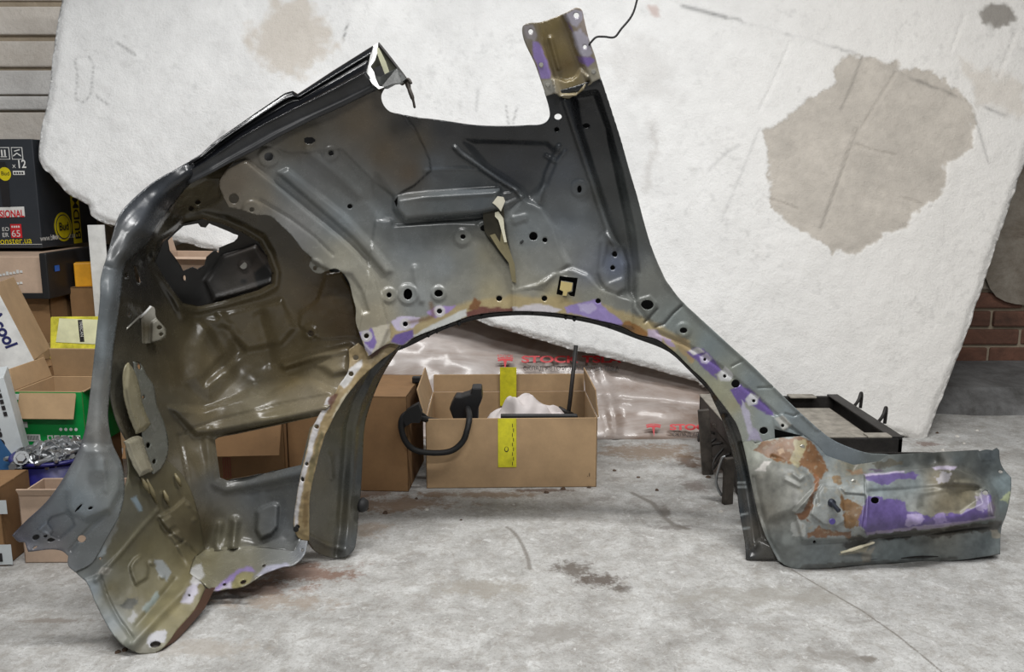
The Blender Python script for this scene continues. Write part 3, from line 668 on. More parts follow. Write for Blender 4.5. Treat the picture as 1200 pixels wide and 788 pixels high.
def colour1(x, y):
    c = col1(x, y)
    c = c * (0.92 + 0.16 * fbm(x, y, 22, 81))[:, None]
    band = pdist(x, y, [(425, 412), (457, 392), (485, 386), (533, 368), (565, 358), (600, 354), (645, 356), (703, 366), (727, 372), (747, 381), (770, 388), (790, 402)])
    m = (sstep(12, 5, band + (fbm(x, y, 14, 33) - .5) * 9) * 0.85)[:, None]; c = c * (1 - m) + m * s2l((182, 162, 112))
    for pl, col, wp in ([(420, 390), (438, 384), (450, 396), (445, 412), (432, 418), (426, 402)], LILAC, 3), ([(421, 396), (433, 384), (440, 386), (438, 397), (446, 408), (440, 412), (428, 402)], (132, 108, 184), 4), ([(436, 384), (456, 380), (457, 400), (434, 417), (441, 402)], (206, 198, 178), 2), \
        ([(458, 401), (463, 392), (484, 387), (485, 395), (472, 405)], PURPLE, 1), ([(458, 376), (470, 370), (492, 372), (484, 386), (464, 388)], (206, 196, 222), 3), ([(484, 393), (505, 381), (546, 362), (548, 370), (520, 384), (490, 398)], (208, 210, 206), 1.5), \
        ([(500, 366), (514, 358), (535, 359), (524, 367), (510, 374)], (166, 140, 200), 2), ([(546, 366), (560, 360), (602, 362), (598, 369), (548, 373)], (118, 72, 62), 3), ([(548, 362), (555, 350), (566, 352), (562, 364)], (130, 88, 50), 4), \
        ([(600, 361), (625, 357), (642, 357), (658, 364), (640, 370), (602, 369)], (214, 208, 212), 2), ([(660, 360), (675, 356), (700, 351), (712, 364), (728, 376), (735, 383), (715, 382), (690, 373), (665, 366)], (156, 136, 202), 2), ([(675, 358), (694, 354), (700, 362), (692, 368), (678, 366)], (190, 178, 222), 5), \
        ([(733, 377), (745, 380), (760, 390), (756, 398), (740, 391), (728, 384)], (150, 104, 44), 3), ([(758, 386), (768, 386), (778, 396), (774, 402), (762, 397)], (190, 172, 194), 3), ([(778, 396), (788, 396), (790, 408), (782, 406)], (176, 156, 190), 4), \
        ([(790, 395), (805, 400), (815, 415), (808, 425), (795, 412)], (170, 148, 106), 6), ([(804, 412), (812, 408), (824, 408), (838, 424), (846, 434), (838, 440), (842, 446), (830, 436), (816, 424)], PURPLE, 2.5), ([(806, 410), (820, 408), (826, 412), (812, 416)], WHITE, 2), \
        ([(840, 440), (850, 430), (860, 440), (855, 448), (845, 447)], (206, 206, 206), 2), ([(855, 458), (868, 450), (880, 458), (896, 472), (908, 486), (898, 487), (886, 478), (872, 470), (874, 484), (864, 472)], PURPLE, 3), ([(868, 468), (880, 484), (884, 510), (876, 508), (870, 486)], (188, 184, 204), 3), \
        ([(873, 468), (880, 461), (889, 465), (888, 474), (878, 476)], (204, 204, 208), 1.5), ([(820, 418), (828, 414), (834, 421), (828, 427), (821, 425)], (196, 188, 212), 1.5), ([(908, 490), (918, 487), (928, 498), (918, 505)], (196, 196, 190), 1), ([(884, 500), (893, 516), (875, 517)], (176, 170, 196), 4):
        c = paint(c, x, y, pl, col, wp, 8, 1.0, 5)
    for cx, cy in ((475, 380), (429.5, 394), (515, 365)):
        m = sstep(7.5, 6, np.hypot(x - cx, y - cy))[:, None]; c = c * (1 - m) + m * s2l((208, 204, 208))
    rd = (np.exp(-(pdist(x, y, [(505, 356), (508, 370), (500, 374), (480, 378)]) / 3.0) ** 2) * 0.7)[:, None]; c = c * (1 - rd) + rd * s2l((112, 80, 46))
    ln = np.exp(-(pdist(x, y, [(478, 137), (490, 158), (503, 186), (505, 200), (486, 217), (466, 229)]) / 1.2) ** 2)
    c = c * (1 - 0.75 * ln)[:, None]
    for line in ([(768, 383), (778, 380), (788, 368), (799, 358)], [(755, 378), (770, 362)]):
        c = c * (1 - 0.7 * np.exp(-(pdist(x, y, line) / 1.2) ** 2))[:, None]
    return c
dens = [([(415, 335), (560, 335), (560, 425), (415, 425)], 1.5), ([(640, 345), (800, 345), (800, 415), (640, 415)], 1.5), ([(795, 400), (935, 400), (935, 522), (795, 522)], 1.5)]
inner = patch('inner_panel', P1_out, P1_h, lambda x, y: F1(x, y) - rel1(x, y), colour1, PM, qp, 2.2, dens)

# ---- outer skin behind the inner panel
OS = [(300, 185), (345, 150), (432, 112), (450, 128), (480, 142), (560, 152), (630, 151), (650, 142), (648, 118), (696, 104), (722, 165), (742, 235), (757, 290), (775, 330), (815, 375), (880, 434), (930, 480), (975, 522), (1040, 540), (1030, 548), (960, 540), (940, 520), (905, 522), (872, 520),
      (858, 494), (835, 464), (806, 433), (784, 413), (745, 397), (700, 381), (640, 371), (600, 370), (548, 377), (510, 391), (475, 408), (440, 420), (426, 398), (420, 350), (400, 328), (350, 295), (310, 262)]
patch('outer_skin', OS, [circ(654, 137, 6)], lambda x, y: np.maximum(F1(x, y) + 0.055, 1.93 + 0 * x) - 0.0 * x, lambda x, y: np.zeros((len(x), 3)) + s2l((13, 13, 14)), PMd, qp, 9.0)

# ---- rear recess
P2_out = [(215, 218), (232, 205), (262, 186), (285, 186), (330, 250), (370, 297), (400, 312), (425, 335), (432, 395), (436, 420), (420, 444), (400, 470), (386, 476), (370, 503), (357, 557), (350, 600), (352, 630), (345, 646), (300, 642), (238, 648), (228, 600), (214, 560), (190, 545), (160, 530), (140, 500),
          (128, 450), (130, 400), (136, 350), (142, 305), (160, 285), (190, 245)]
lamp_open = [(182, 307), (192, 283), (214, 263), (238, 257), (262, 263), (284, 273), (303, 284), (312, 300), (319, 320), (318, 332), (303, 340), (259, 353), (233, 359), (214, 355), (196, 331)]
rect_open = [(252, 516), (256, 513), (378, 487), (363, 502), (353, 545), (310, 555), (266, 563.5), (258, 560)]
def rel2(x, y):
    z = (fbm(x, y, 50, 13) - .5) * 0.010
    d = sdist(x, y, lamp_open); z = z + 0.012 * np.exp(-((d + 5) / 5) ** 2)
    d = sdist(x, y, rect_open); z = z + 0.010 * np.exp(-((d + 9) / 6) ** 2)
    z = z + bead(x, y, [(334, 428), (360, 420), (385, 415), (407, 410)], 6, 0.022)
    z = z + raised(x, y, [(372, 428), (390, 418), (408, 415), (408, 436), (390, 440)], 0.016, 14)
    ledge = [(200, 478), (240, 480), (275, 468), (293, 460), (312, 467), (330, 457), (347, 448), (362, 447), (376, 453), (394, 461), (394, 480), (300, 500), (230, 510)]
    z = z + raised(x, y, ledge, 0.018, 12) + bead(x, y, [(293, 459), (312, 466), (330, 456), (347, 447), (362, 446), (376, 452)], 3, 0.006)
    z = z - bead(x, y, [(212, 512), (225, 503), (250, 494), (275, 488), (330, 474), (392, 462)], 1.6, 0.004)
    bul = [(235, 380), (258, 372), (275, 395), (268, 440), (245, 462), (222, 445), (225, 405)]
    z = z + raised(x, y, bul, 0.022, 30)
    z = z - raised(x, y, [(240, 378), (272, 385), (285, 412), (262, 435), (240, 452), (236, 445), (262, 415), (250, 395)], 0.012, 14)
    z = z + raised(x, y, [(255, 368), (330, 352), (345, 385), (330, 402), (290, 410), (270, 392)], 0.012, 14)
    z = z - bead(x, y, [(304, 372), (312, 400), (318, 425)], 10, 0.010)
    z = z + raised(x, y, [(382, 322), (400, 318), (414, 345), (420, 395), (375, 398), (350, 382), (352, 368), (372, 352)], 0.005, 2.5)
    z = z + boss(x, y, 364, 390, 8, 0.006, 4)
    trap = [(301, 600), (306, 596), (320, 590), (326, 592), (325, 618), (318, 626), (306, 631), (300, 622)]
    z = z + raised(x, y, trap, 0.024, 5)
    z = z + bead(x, y, [(276, 612), (274, 632), (273, 640)], 6, 0.020) + bead(x, y, [(258, 615), (254, 640)], 5, 0.008)
    z = z + raised(x, y, [(212, 226), (240, 208), (262, 205), (258, 232), (232, 245), (212, 242)], 0.008, 8)
    z = z - bead(x, y, [(172, 290), (190, 265), (206, 240), (222, 225)], 4, 0.006)
    z = z + bead(x, y, [(181, 300), (190, 322), (206, 350), (214, 372)], 5, 0.010)
    z = z - bead(x, y, [(209, 510), (215, 535), (220, 560), (219, 585)], 2.0, 0.006)
    return z
col2 = idw([(230, 225, (96, 88, 66)), (280, 215, (92, 80, 58)), (320, 280, (84, 74, 52)), (250, 245, (92, 84, 64)), (180, 290, (64, 62, 56)), (165, 330, (38, 36, 33)), (185, 345, (48, 45, 38)), (160, 300, (40, 38, 36)), (160, 380, (54, 52, 45)), (200, 370, (70, 64, 48)), (230, 380, (98, 88, 62)), (300, 390, (118, 104, 72)), (380, 350, (96, 78, 48)), (400, 380, (90, 72, 44)),  # near-black left wall: occlusion shade of the recess put into the colours
            (350, 400, (110, 96, 64)), (260, 420, (118, 106, 78)), (210, 440, (84, 74, 52)), (340, 440, (124, 108, 70)), (300, 470, (126, 118, 96)), (380, 430, (136, 124, 96)), (360, 465, (132, 122, 100)), (320, 490, (122, 112, 84)), (240, 490, (116, 104, 76)), (230, 540, (104, 94, 70)), (250, 570, (96, 96, 92)), (300, 580, (102, 106, 108)),
            (330, 610, (108, 112, 114)), (260, 630, (120, 116, 96)), (235, 620, (96, 84, 58)), (345, 560, (96, 100, 102)), (200, 480, (92, 86, 68)), (140, 450, (84, 82, 72)), (180, 520, (98, 92, 74))], 3.2, 10)
def colour2(x, y): return col2(x, y) * (0.88 + 0.24 * fbm(x, y, 18, 82))[:, None]
P2_h = [lamp_open, rect_open, circ(232, 238, 3.4), circ(224, 245, 3), circ(364, 391, 3.6), [(157, 312), (161, 312), (165, 325), (166, 331), (162, 333), (159, 326)], circ(149, 323.5, 1.6, 2.6), circ(152, 368.5, 1.8, 2.6), circ(163, 429, 2.4, 4.5, -15), circ(168, 465.5, 1.6, 2.2)]
patch('rear_recess_panel', P2_out, P2_h, lambda x, y: F2(x, y) + 0.006 - rel2(x, y), colour2, PM, qp, 2.2)

patch('dark_hole_backing', [(214, 236), (236, 226), (244, 240), (230, 252), (214, 252)], [], lambda x, y: F2(x, y) + .03, lambda x, y: np.zeros((len(x), 3)) + s2l((26, 25, 22)), PMd, qp, 5)  # added dark sheet, only so the holes in front read dark
# ---- dark lamp bucket behind the tail lamp opening
see = [(197, 282), (206, 273), (215, 265), (232, 262), (235, 266), (241, 267), (245, 262), (262, 269), (279, 276), (278, 280), (274, 284), (257, 291), (256, 297), (252, 293), (242, 302), (240, 311), (232, 316), (226, 313), (215, 318), (206, 303), (199, 294)]
BK = rbf([(160, 290, 1.84), (220, 240, 1.87), (300, 260, 1.92), (340, 330, 1.96), (300, 360, 1.95), (220, 375, 1.92), (170, 340, 1.86), (250, 320, 1.95), (290, 310, 1.965)])
bk = patch('lamp_bucket', [(172, 280), (200, 252), (240, 244), (290, 262), (325, 290), (336, 335), (310, 352), (240, 372), (205, 368), (178, 330)], [see, circ(216.5, 326, 1.6, 3.2, -10)],
      lambda x, y: BK(x, y) - raised(x, y, [(262, 300), (300, 288), (322, 320), (318, 340), (250, 352), (240, 330)], 0.02, 8) - bead(x, y, [(250, 352), (300, 336), (318, 330)], 3, .008) - boss(x, y, 286, 311, 6, .004), lambda x, y: paint(paint(idw([(190, 310, (22, 22, 23)), (290, 305, (64, 56, 50)), (270, 335, (50, 45, 38)), (230, 340, (24, 23, 22)), (250, 310, (28, 27, 26))])(x, y), x, y, [(297, 320), (313, 308), (320, 328), (302, 338)], (14, 13, 12), .5), x, y, circ(285.5, 330, 4, 2.6), (12, 12, 12), .2), PMd, qp, 2.5)  # darkness of the housing's openings painted on as spots
def disc(name, px, py, Y, r, d, mat, parent, n=16, r2=None):
    c = Vector(P(px, py, Y)); V, Fc = tube([c, c + Vector((0, -d, 0))], [r, r2 or r * 0.9], n); return obj(name, V, Fc, mat, parent)
M['panel_metal'] = simple('bare_metal', (170, 168, 160), 0.35, 0.7)
M['cut_metal'] = simple('cut_white_edge', (226, 226, 224), 0.5, var=.05, bump=0.02)
M['purple_stud'] = simple('purple_stud', (90, 78, 150), 0.5)
M['gun'] = simple('gunmetal', (62, 66, 76), 0.35, 0.6)
bo = disc('bolt', 286, 311, 1.945, .009, .006, M['panel_metal'], qp)

# ---- lower plate
P3_out = [(80, 661), (90, 672), (103, 685), (112, 706), (123, 728), (140, 753), (155, 763), (167, 767), (183, 765), (193, 758), (208, 738), (228, 715), (241, 690), (236, 683), (222, 672), (228, 655), (240, 645), (232, 600), (216, 560), (190, 535), (165, 512), (148, 525), (150, 560), (138, 590), (118, 620), (98, 640), (82, 652)]
def rel3(x, y):
    z = (fbm(x, y, 40, 23) - .5) * 0.006
    z = z + bead(x, y, [(112, 680), (140, 650), (165, 620), (185, 598)], 3, 0.006)
    z = z - bead(x, y, [(117, 674), (125, 700), (138, 725), (155, 748)], 2.2, 0.006)
    z = z + raised(x, y, [(100, 680), (116, 674), (125, 700), (138, 725), (155, 750), (150, 765), (110, 720)], 0.004, 3)
    dd = [(152, 665), (158, 655), (164, 652), (172, 660), (174, 668), (172, 678), (160, 685), (156, 676)]
    z = z + raised(x, y, dd, 0.008, 5) + bead(x, y, [(163, 653), (155, 662), (154, 670), (159, 684)], 2, .004)
    z = z + bead(x, y, [(155, 755), (185, 722), (215, 692), (226, 672)], 8, 0.012)
    z = z - bead(x, y, [(160, 735), (185, 705), (205, 680)], 4, 0.005)
    z = z + raised(x, y, [(185, 606), (204, 596), (216, 585), (232, 600), (240, 640), (232, 650), (222, 640), (205, 628), (196, 620)], 0.012, 5)
    z = z + raised(x, y, [(188, 612), (200, 604), (206, 616), (196, 622)], 0.008, 3) + raised(x, y, [(198, 628), (210, 622), (216, 632), (206, 638)], 0.008, 3) + raised(x, y, [(207, 640), (218, 634), (232, 660), (222, 668)], 0.008, 3)
    z = z + bead(x, y, [(164, 560), (178, 580), (188, 604)], 3, .006) + bead(x, y, [(190, 578), (197, 592)], 2.5, .006)
    for cx, cy in ((178, 660), (190, 676), (222, 592), (228, 610), (125, 668)): z = z + boss(x, y, cx, cy, 3, .004, 2)
    return z
col3 = idw([(110, 665, (112, 116, 114)), (108, 690, (140, 150, 156)), (130, 730, (132, 140, 142)), (150, 755, (132, 134, 122)), (140, 650, (112, 106, 78)), (130, 690, (112, 104, 72)), (160, 700, (116, 108, 74)), (170, 640, (106, 98, 66)), (190, 570, (104, 96, 68)), (160, 560, (100, 96, 74)), (200, 690, (124, 116, 80)), (180, 730, (140, 132, 92)), (205, 715, (142, 132, 90)),
            (220, 620, (90, 80, 54)), (210, 590, (104, 94, 64)), (225, 660, (124, 114, 78)), (150, 600, (110, 108, 92)), (165, 765, (136, 132, 116))], 3.2, 8)
def colour3(x, y):
    c = col3(x, y) * (0.86 + 0.28 * fbm(x, y, 16, 83))[:, None]
    for pl, col, wp in ([(212, 706), (218, 692), (228, 680), (234, 684), (226, 706), (218, 708)], (198, 194, 212), 3), ([(222, 682), (226, 674), (234, 676), (238, 684), (230, 686)], (216, 214, 214), 2), ([(173, 750), (176, 742), (192, 738), (198, 742), (190, 752), (176, 760)], (200, 200, 208), 4), \
        ([(154, 584), (160, 582), (168, 598), (162, 600)], (150, 172, 186), 2), ([(108, 645), (115, 630), (124, 628), (124, 650), (114, 655)], (168, 178, 184), 3), ([(140, 712), (150, 702), (160, 700), (156, 712), (146, 714)], (62, 64, 58), 5), ([(165, 715), (178, 700), (185, 692), (188, 700), (172, 718)], (150, 164, 160), 3), ([(182, 655), (190, 655), (200, 672), (196, 682), (186, 676)], (154, 160, 162), 4), ([(118, 640), (130, 610), (138, 604), (138, 620), (126, 640)], (150, 152, 148), 5), ([(150, 725), (156, 715), (162, 722), (155, 730)], (176, 176, 176), 3), ([(114, 672), (120, 664), (132, 668), (126, 674)], (170, 166, 156), 3):
        c = paint(c, x, y, pl, col, wp, 8, 1.2, 6, .85)
    return c
patch('bumper_plate', P3_out, [circ(182, 755.5, 6.5, 3.8, -10), circ(116, 643, 2.6, 4), circ(94, 634, 5, 5.5), circ(118, 655, 1.5), circ(222, 698, 1.4)], lambda x, y: F2(x, y) + 0.004 - rel3(x, y), colour3, PMd, qp, 2.0)
# inner return of the lower plate edge (its shade put into the brown colour)
V = []; Fc = []; ed = [(241, 691), (228, 716), (208, 739), (193, 759), (183, 766)]
for k, (a, b) in enumerate(ed):
    p = Vector(P(a, b, float(F2(np.array([a * 1.0]), np.array([b * 1.0]))[0]) + .004))
    V += [tuple(p), tuple(p + Vector((0.008, 0.03, -min(0.012, p.z * .7)))), tuple(p + Vector((0.006, 0.033, -min(0.012, p.z * .7)))), tuple(p + Vector((-0.003, 0.002, 0)))]
for k in range(len(ed) - 1):
    for j in range(4): Fc.append((k * 4 + j, k * 4 + (j + 1) % 4, (k + 1) * 4 + (j + 1) % 4, (k + 1) * 4 + j))
obj('return_flange', V, Fc, simple('shaded_edge_brown', (86, 60, 46), 0.6), qp)

# ---- bottom flange
P4_out = [(222, 672), (228, 655), (240, 645), (270, 641), (300, 640), (345, 643), (352, 633), (360, 634), (357, 648), (344, 662), (332, 664), (320, 668), (308, 673), (298, 680), (283, 688), (267, 690), (248, 692), (238, 683)]
def colour4(x, y):
    c = idw([(240, 660, (138, 130, 98)), (280, 655, (140, 136, 116)), (330, 650, (138, 140, 136)), (355, 645, (150, 154, 160)), (270, 675, (128, 124, 104)), (230, 670, (150, 146, 120))])(x, y) * (0.9 + .2 * fbm(x, y, 15, 84))[:, None]
    for pl, col, wp in ([(250, 692), (262, 680), (280, 668), (294, 664), (300, 670), (284, 670), (270, 682), (256, 693)], (150, 128, 190), 2), ([(256, 690), (270, 681), (272, 690)], (200, 192, 214), 2), ([(270, 688), (276, 676), (288, 669), (298, 672), (292, 684), (280, 690)], (156, 148, 100), 2), ([(298, 676), (312, 664), (336, 660), (340, 663), (316, 671)], (184, 184, 204), 2), ([(222, 668), (236, 660), (240, 676), (228, 682)], (212, 212, 210), 3):
        c = paint(c, x, y, pl, col, wp, 8, 1.2, 6, .9)
    return c
patch('bottom_flange', P4_out, [circ(285, 682, 3.8, 2.6, -25), circ(263, 685, 2.2, 1.8, -20), circ(309, 663, 2.2, 1.6, -20), circ(354, 645, 1.8)], lambda x, y: F2(x, y) + 0.002 - (fbm(x, y, 30, 43) - .5) * .006 - boss(x, y, 286, 680, 10, .006, 5) - bead(x, y, [(240, 650), (300, 644), (345, 644)], 4, -.004), colour4, PM, qp, 2.0)

# ---- rear edge channel (the grey strip down the rear corner)
P5_out = [(240, 182), (208, 197), (183, 212), (172, 220), (155, 235), (143, 248), (137, 260), (132, 277), (123, 308), (118, 328), (117, 350), (113, 390), (110, 420), (105, 465), (100, 502), (93, 525), (75, 560), (55, 588), (30, 612), (15, 628), (22, 635), (29, 636), (33, 647), (72, 646), (80, 652), (80, 663), (88, 671),
          (108, 660), (125, 632), (140, 604), (146, 575), (143, 545), (132, 520), (127, 490), (130, 450), (133, 410), (137, 380), (142, 345), (147, 312), (156, 300), (172, 286), (186, 264), (205, 237), (225, 214), (246, 200)]
def rel5(x, y):
    mid = [(220, 205), (180, 240), (155, 275), (138, 310), (130, 350), (124, 400), (118, 460), (114, 510), (118, 550)]
    z = bead(x, y, mid, 14, 0.020) + (fbm(x, y, 50, 33) - .5) * .004
    z = z + raised(x, y, [(98, 525), (128, 525), (142, 548), (142, 575), (128, 600), (100, 610), (80, 600), (78, 575)], 0.014, 14)
    z = z + bead(x, y, [(121, 540), (124, 575)], 4, .004) - bead(x, y, [(82, 645), (100, 625), (125, 600)], 3, .004)
    z = z - raised(x, y, [(48, 622), (60, 606), (80, 600), (88, 615), (70, 632)], 0.008, 6)
    z = z + raised(x, y, [(45, 622), (55, 612), (62, 622), (58, 628)], .008, 4)
    z = z - bead(x, y, [(118, 310), (138, 316)], 1.2, .002) - bead(x, y, [(97, 526), (120, 524), (138, 518)], 1.2, .002)
    return z
def colour5(x, y):
    c = idw([(225, 195, (44, 46, 50)), (190, 225, (56, 60, 66)), (160, 250, (68, 72, 78)), (145, 285, (96, 98, 100)), (130, 330, (118, 124, 128)), (122, 400, (118, 126, 130)), (115, 460, (124, 126, 124)), (110, 510, (136, 136, 132)), (115, 560, (144, 150, 152)), (135, 570, (134, 140, 138)), (90, 590, (136, 148, 156)), (50, 615, (116, 124, 134)), (25, 630, (96, 96, 106)), (60, 640, (132, 130, 132)), (100, 640, (118, 124, 126)),
             (95, 525, (124, 128, 130)), (140, 340, (100, 106, 110)), (150, 300, (70, 70, 68)), (205, 230, (46, 48, 50))], 3.2, 8)(x, y)
    c = c * (0.92 + .16 * fbm(x, y, 18, 85))[:, None]
    ed = np.exp(-(pdist(x, y, [(100, 502), (93, 525), (75, 560), (55, 588), (30, 612), (15, 628), (33, 647), (72, 646)]) / 4.0) ** 2)[:, None] * 0.55
    return c * (1 - ed) + ed * s2l((52, 46, 60))
patch('rear_edge_channel', P5_out, [circ(92, 596, 6.5, 1.4, -48), circ(106, 596, 3, 1.8, -25), circ(42, 630, 4.5, 3, -20), circ(53, 629, 2.6, 1.5, -20), circ(60, 633, 5, 2.4, -10), circ(41, 642, 3, 1, -30), circ(96, 632, 5, 4.5)], lambda x, y: F2(x, y) - rel5(x, y), colour5, PM, qp, 2.0)

patch('dark_hole_backing', [(36, 624), (50, 618), (66, 624), (70, 638), (50, 640), (38, 638)], [], lambda x, y: F2(x, y) + .02, lambda x, y: np.zeros((len(x), 3)) + s2l((24, 22, 24)), PMd, qp, 5)  # added dark sheet so the channel's lower holes look unlit
patch('dark_hole_backing', [(82, 604), (92, 588), (112, 590), (112, 602), (92, 606)], [], lambda x, y: F2(x, y) + .012, lambda x, y: np.zeros((len(x), 3)) + s2l((24, 22, 24)), PMd, qp, 5)  # added dark sheet, likewise for the upper holes
def qobj(name, V, Fc, mat, smooth=False): return obj(name, V, Fc, mat, qp, smooth)
def f1(x, y): return float(F1(np.array([float(x)]), np.array([float(y)]))[0])
def f2(x, y): return float(F2(np.array([float(x)]), np.array([float(y)]))[0])
# ---- black roof rail with gutter and sawn end
rT = [(205, 199, 1.70), (235, 181, 1.725), (250, 167, 1.745), (267, 155, 1.76), (300, 132, 1.785), (334, 109, 1.805), (343, 106.5, 1.81), (349, 110, 1.82), (390, 83, 1.84), (437, 53.5, 1.86)]
rG = [(213, 206, 1.712), (243, 188, 1.722), (262, 175, 1.732), (282, 161, 1.742), (312, 144, 1.755), (336, 132, 1.763), (345, 127, 1.766), (352, 124, 1.768), (392, 104, 1.778), (429, 84, 1.788)]
rB = [(222, 216, 1.716), (250, 202, 1.725), (270, 191, 1.738), (298, 177, 1.752), (328, 160, 1.765), (350, 149, 1.776), (358, 145, 1.78), (366, 141, 1.784), (404, 124, 1.80), (443, 105, 1.818)]
def resam(pl, n=90):
    q = np.array(pl, float); t = np.linspace(0, len(q) - 1, n); return np.stack([np.interp(t, np.arange(len(q)), q[:, k]) for k in range(3)], 1)
qT, qG, qB = resam(rT), resam(rG), resam(rB)
prof = [('tg', 0, .006), ('tg', 0, -.002), ('tg', .10, -.004), ('tg', .22, .0), ('tg', .30, -.005), ('tg', .36, .002), ('tg', .45, .014), ('tg', .70, .016), ('tg', .88, .008), ('tg', .97, -.004), ('gb', .03, -.006), ('gb', .08, -.003), ('gb', .2, .0), ('gb', .5, .002), ('gb', .72, .002), ('gb', .78, -.002), ('gb', .9, .001), ('gb', .97, .001), ('gb', 1.0, .006)]
V = []; cols = []
for kind, u, dy in prof:
    A_, B_ = (qT, qG) if kind == 'tg' else (qG, qB)
    for i in range(len(qT)):
        x, y, Y = A_[i] * (1 - u) + B_[i] * u; V.append(P(x, y, Y + dy * min(1, .3 + i / 30)))
nr = len(qT); Fc = [(k * nr + i, k * nr + i + 1, (k + 1) * nr + i + 1, (k + 1) * nr + i)[::-1] for k in range(len(prof) - 1) for i in range(nr - 1)]
up = [f_ for f_ in Fc if f_[0] < nr * 11]; lo = [f_ for f_ in Fc if f_[0] >= nr * 11]
M['gloss_black'] = simple('gloss_black_paint', (16, 17, 20), .22, var=.05, bump=.0); M['satin_black'] = simple('satin_black_paint', (44, 45, 47), .38, var=.2, scale=25, bump=.05)
ro = qobj('roof_rail', V, Fc, M['gloss_black'], True); ro.data.materials.append(M['satin_black'])
for p_ in ro.data.polygons: p_.material_index = 0 if min(p_.vertices) < nr * 10 else 1
m_ = ro.modifiers.new('sheet', 'SOLIDIFY'); m_.thickness = .002; m_.offset = -1
# sawn end: bright cut edge, hollow inside, inner sheet, torn tip
cut = [(437, 54), (443, 50), (442, 62), (439, 71), (434, 78), (438, 84), (440, 92), (444, 101), (450, 102), (444, 104.5), (436, 98), (431, 90), (428, 83), (433, 76), (437, 66)]
qobj('cut_edge', *prism([P(a, b, 1.782 + 0.0016 * (104 - b)) for a, b in cut][::-1], (0, 0.006, 0)), M['cut_metal'])
inn = [(443, 50), (460, 70), (475, 90), (478, 95), (470, 97), (462, 99), (453, 103), (446, 103), (441, 94), (438, 85), (434, 79), (439, 71), (442, 61)]
qobj('rail_end', *prism([P(a, b, 1.88) for a, b in inn][::-1], (0, 0.004, 0)), simple('rail_inside', (70, 70, 58), 0.5))
qobj('rail_end', *prism([P(a, b, 1.84 - .02 * (b > 85)) for a, b in [(437, 88), (446, 90), (456, 84), (465, 80), (476, 92), (470, 97), (462, 98), (453, 103), (446, 103)]][::-1], (0, 0.02, 0)), simple('torn_dark_sheet', (58, 60, 58), 0.45, bump=.4, var=.4, scale=40))
qobj('inner_sheet', *prism([P(a, b, 1.845) for a, b in [(442, 56), (444, 56), (452, 72), (456, 84), (451, 87), (446, 74), (442, 63)]][::-1], (0, 0.003, 0)), simple('pale_primer', (176, 176, 150), 0.5))
qobj('inner_sheet', *prism([P(a, b, 1.835) for a, b in [(438, 80), (446, 77), (451, 87), (444, 91), (438, 88)]][::-1], (0, 0.003, 0)), M['black_plastic'])
# dark outer side of the rail beyond the cut
tpts = [P(443, 51, 1.875), P(452, 62, 1.873), P(466, 80, 1.866), P(475, 92, 1.862)]
qobj('rail_rim', *tube(spline(tpts, 4), 0.0035, 6), M['steel_black'], True)
qobj('torn_strip', *tube(spline([P(470, 96, 1.86), P(476, 95, 1.85), P(480, 106, 1.84), P(484, 117, 1.84), P(486, 127, 1.845)], 5), [0.008] * 3 + [0.006] * 6 + [0.0045] * 6 + [0.003] * 5 + [0.001], 6), M['steel_dirty'], True)
qobj('torn_strip', *tube(spline([P(474, 94, 1.85), P(479, 93, 1.84), P(482, 98, 1.835)], 4), 0.003, 6), M['steel_dirty'], True)

# ---- pillar end bracket
P7_out = [(612, 33), (614, 29), (619, 27), (634, 26), (648, 21), (661, 16), (675, 9), (679, 9.5), (682, 12), (684, 20), (690, 45), (697, 65), (704, 92), (690, 99), (680, 107), (670, 114), (660, 115), (652, 110), (640, 113), (628, 78)]
def rel7(x, y):
    chn = [(632, 24), (658, 12), (664, 26), (676, 60), (690, 96), (678, 112), (656, 112), (648, 88), (638, 55)]
    z = -raised(x, y, chn, 0.034, 10)
    z = z + raised(x, y, [(648, 92), (654, 92), (662, 95), (671, 93), (677, 88), (680, 80), (690, 90), (682, 112), (650, 114)], 0.022, 3)
    return z + bead(x, y, [(645, 45), (655, 80)], 3, .006)
def colour7(x, y):
    c = idw([(640, 40, (112, 96, 54)), (655, 60, (136, 118, 70)), (668, 95, (150, 132, 82)), (650, 30, (120, 104, 60)), (665, 75, (108, 88, 46)), (616, 40, (130, 126, 122)), (640, 105, (156, 152, 142)), (698, 85, (156, 150, 134)), (684, 30, (150, 138, 130))])(x, y)
    for pl, col, wp in ([(660, 18), (674, 11), (682, 14), (683, 24), (676, 32), (668, 28), (662, 25)], (168, 164, 178), 2), ([(672, 38), (680, 34), (690, 44), (696, 62), (688, 66), (678, 66), (672, 52)], (176, 172, 186), 3), ([(664, 26), (670, 32), (672, 38), (666, 30)], (112, 90, 160), 2), ([(676, 67), (692, 66), (697, 70), (690, 78), (682, 74)], (126, 100, 176), 2), \
        ([(624, 48), (632, 50), (640, 68), (646, 84), (646, 92), (634, 92), (626, 66)], (140, 118, 186), 2), ([(613, 31), (624, 29), (630, 42), (626, 50), (618, 44)], (150, 144, 146), 2), ([(636, 95), (646, 93), (650, 108), (640, 112)], (164, 162, 154), 1.5), ([(692, 80), (701, 80), (704, 92), (692, 96)], (166, 160, 142), 1.5):
        c = paint(c, x, y, pl, col, wp, 8, 1.0, 15, .92)
    return c
patch('pillar_bracket', P7_out, [circ(622, 37, 2.8), circ(675.5, 18, 3.2), circ(685.5, 55, 2.2), circ(634, 76, 2.2)], lambda x, y: F1(x, y) - 0.010 - rel7(x, y), colour7, PM, qp, 1.8)
for a, b in ((642, 99.5), (695.5, 84), (634, 76)): disc('weld_spot', a, b, f1(a, b) - .009, .006, .002, M['panel_metal'], qp, 14, .004)

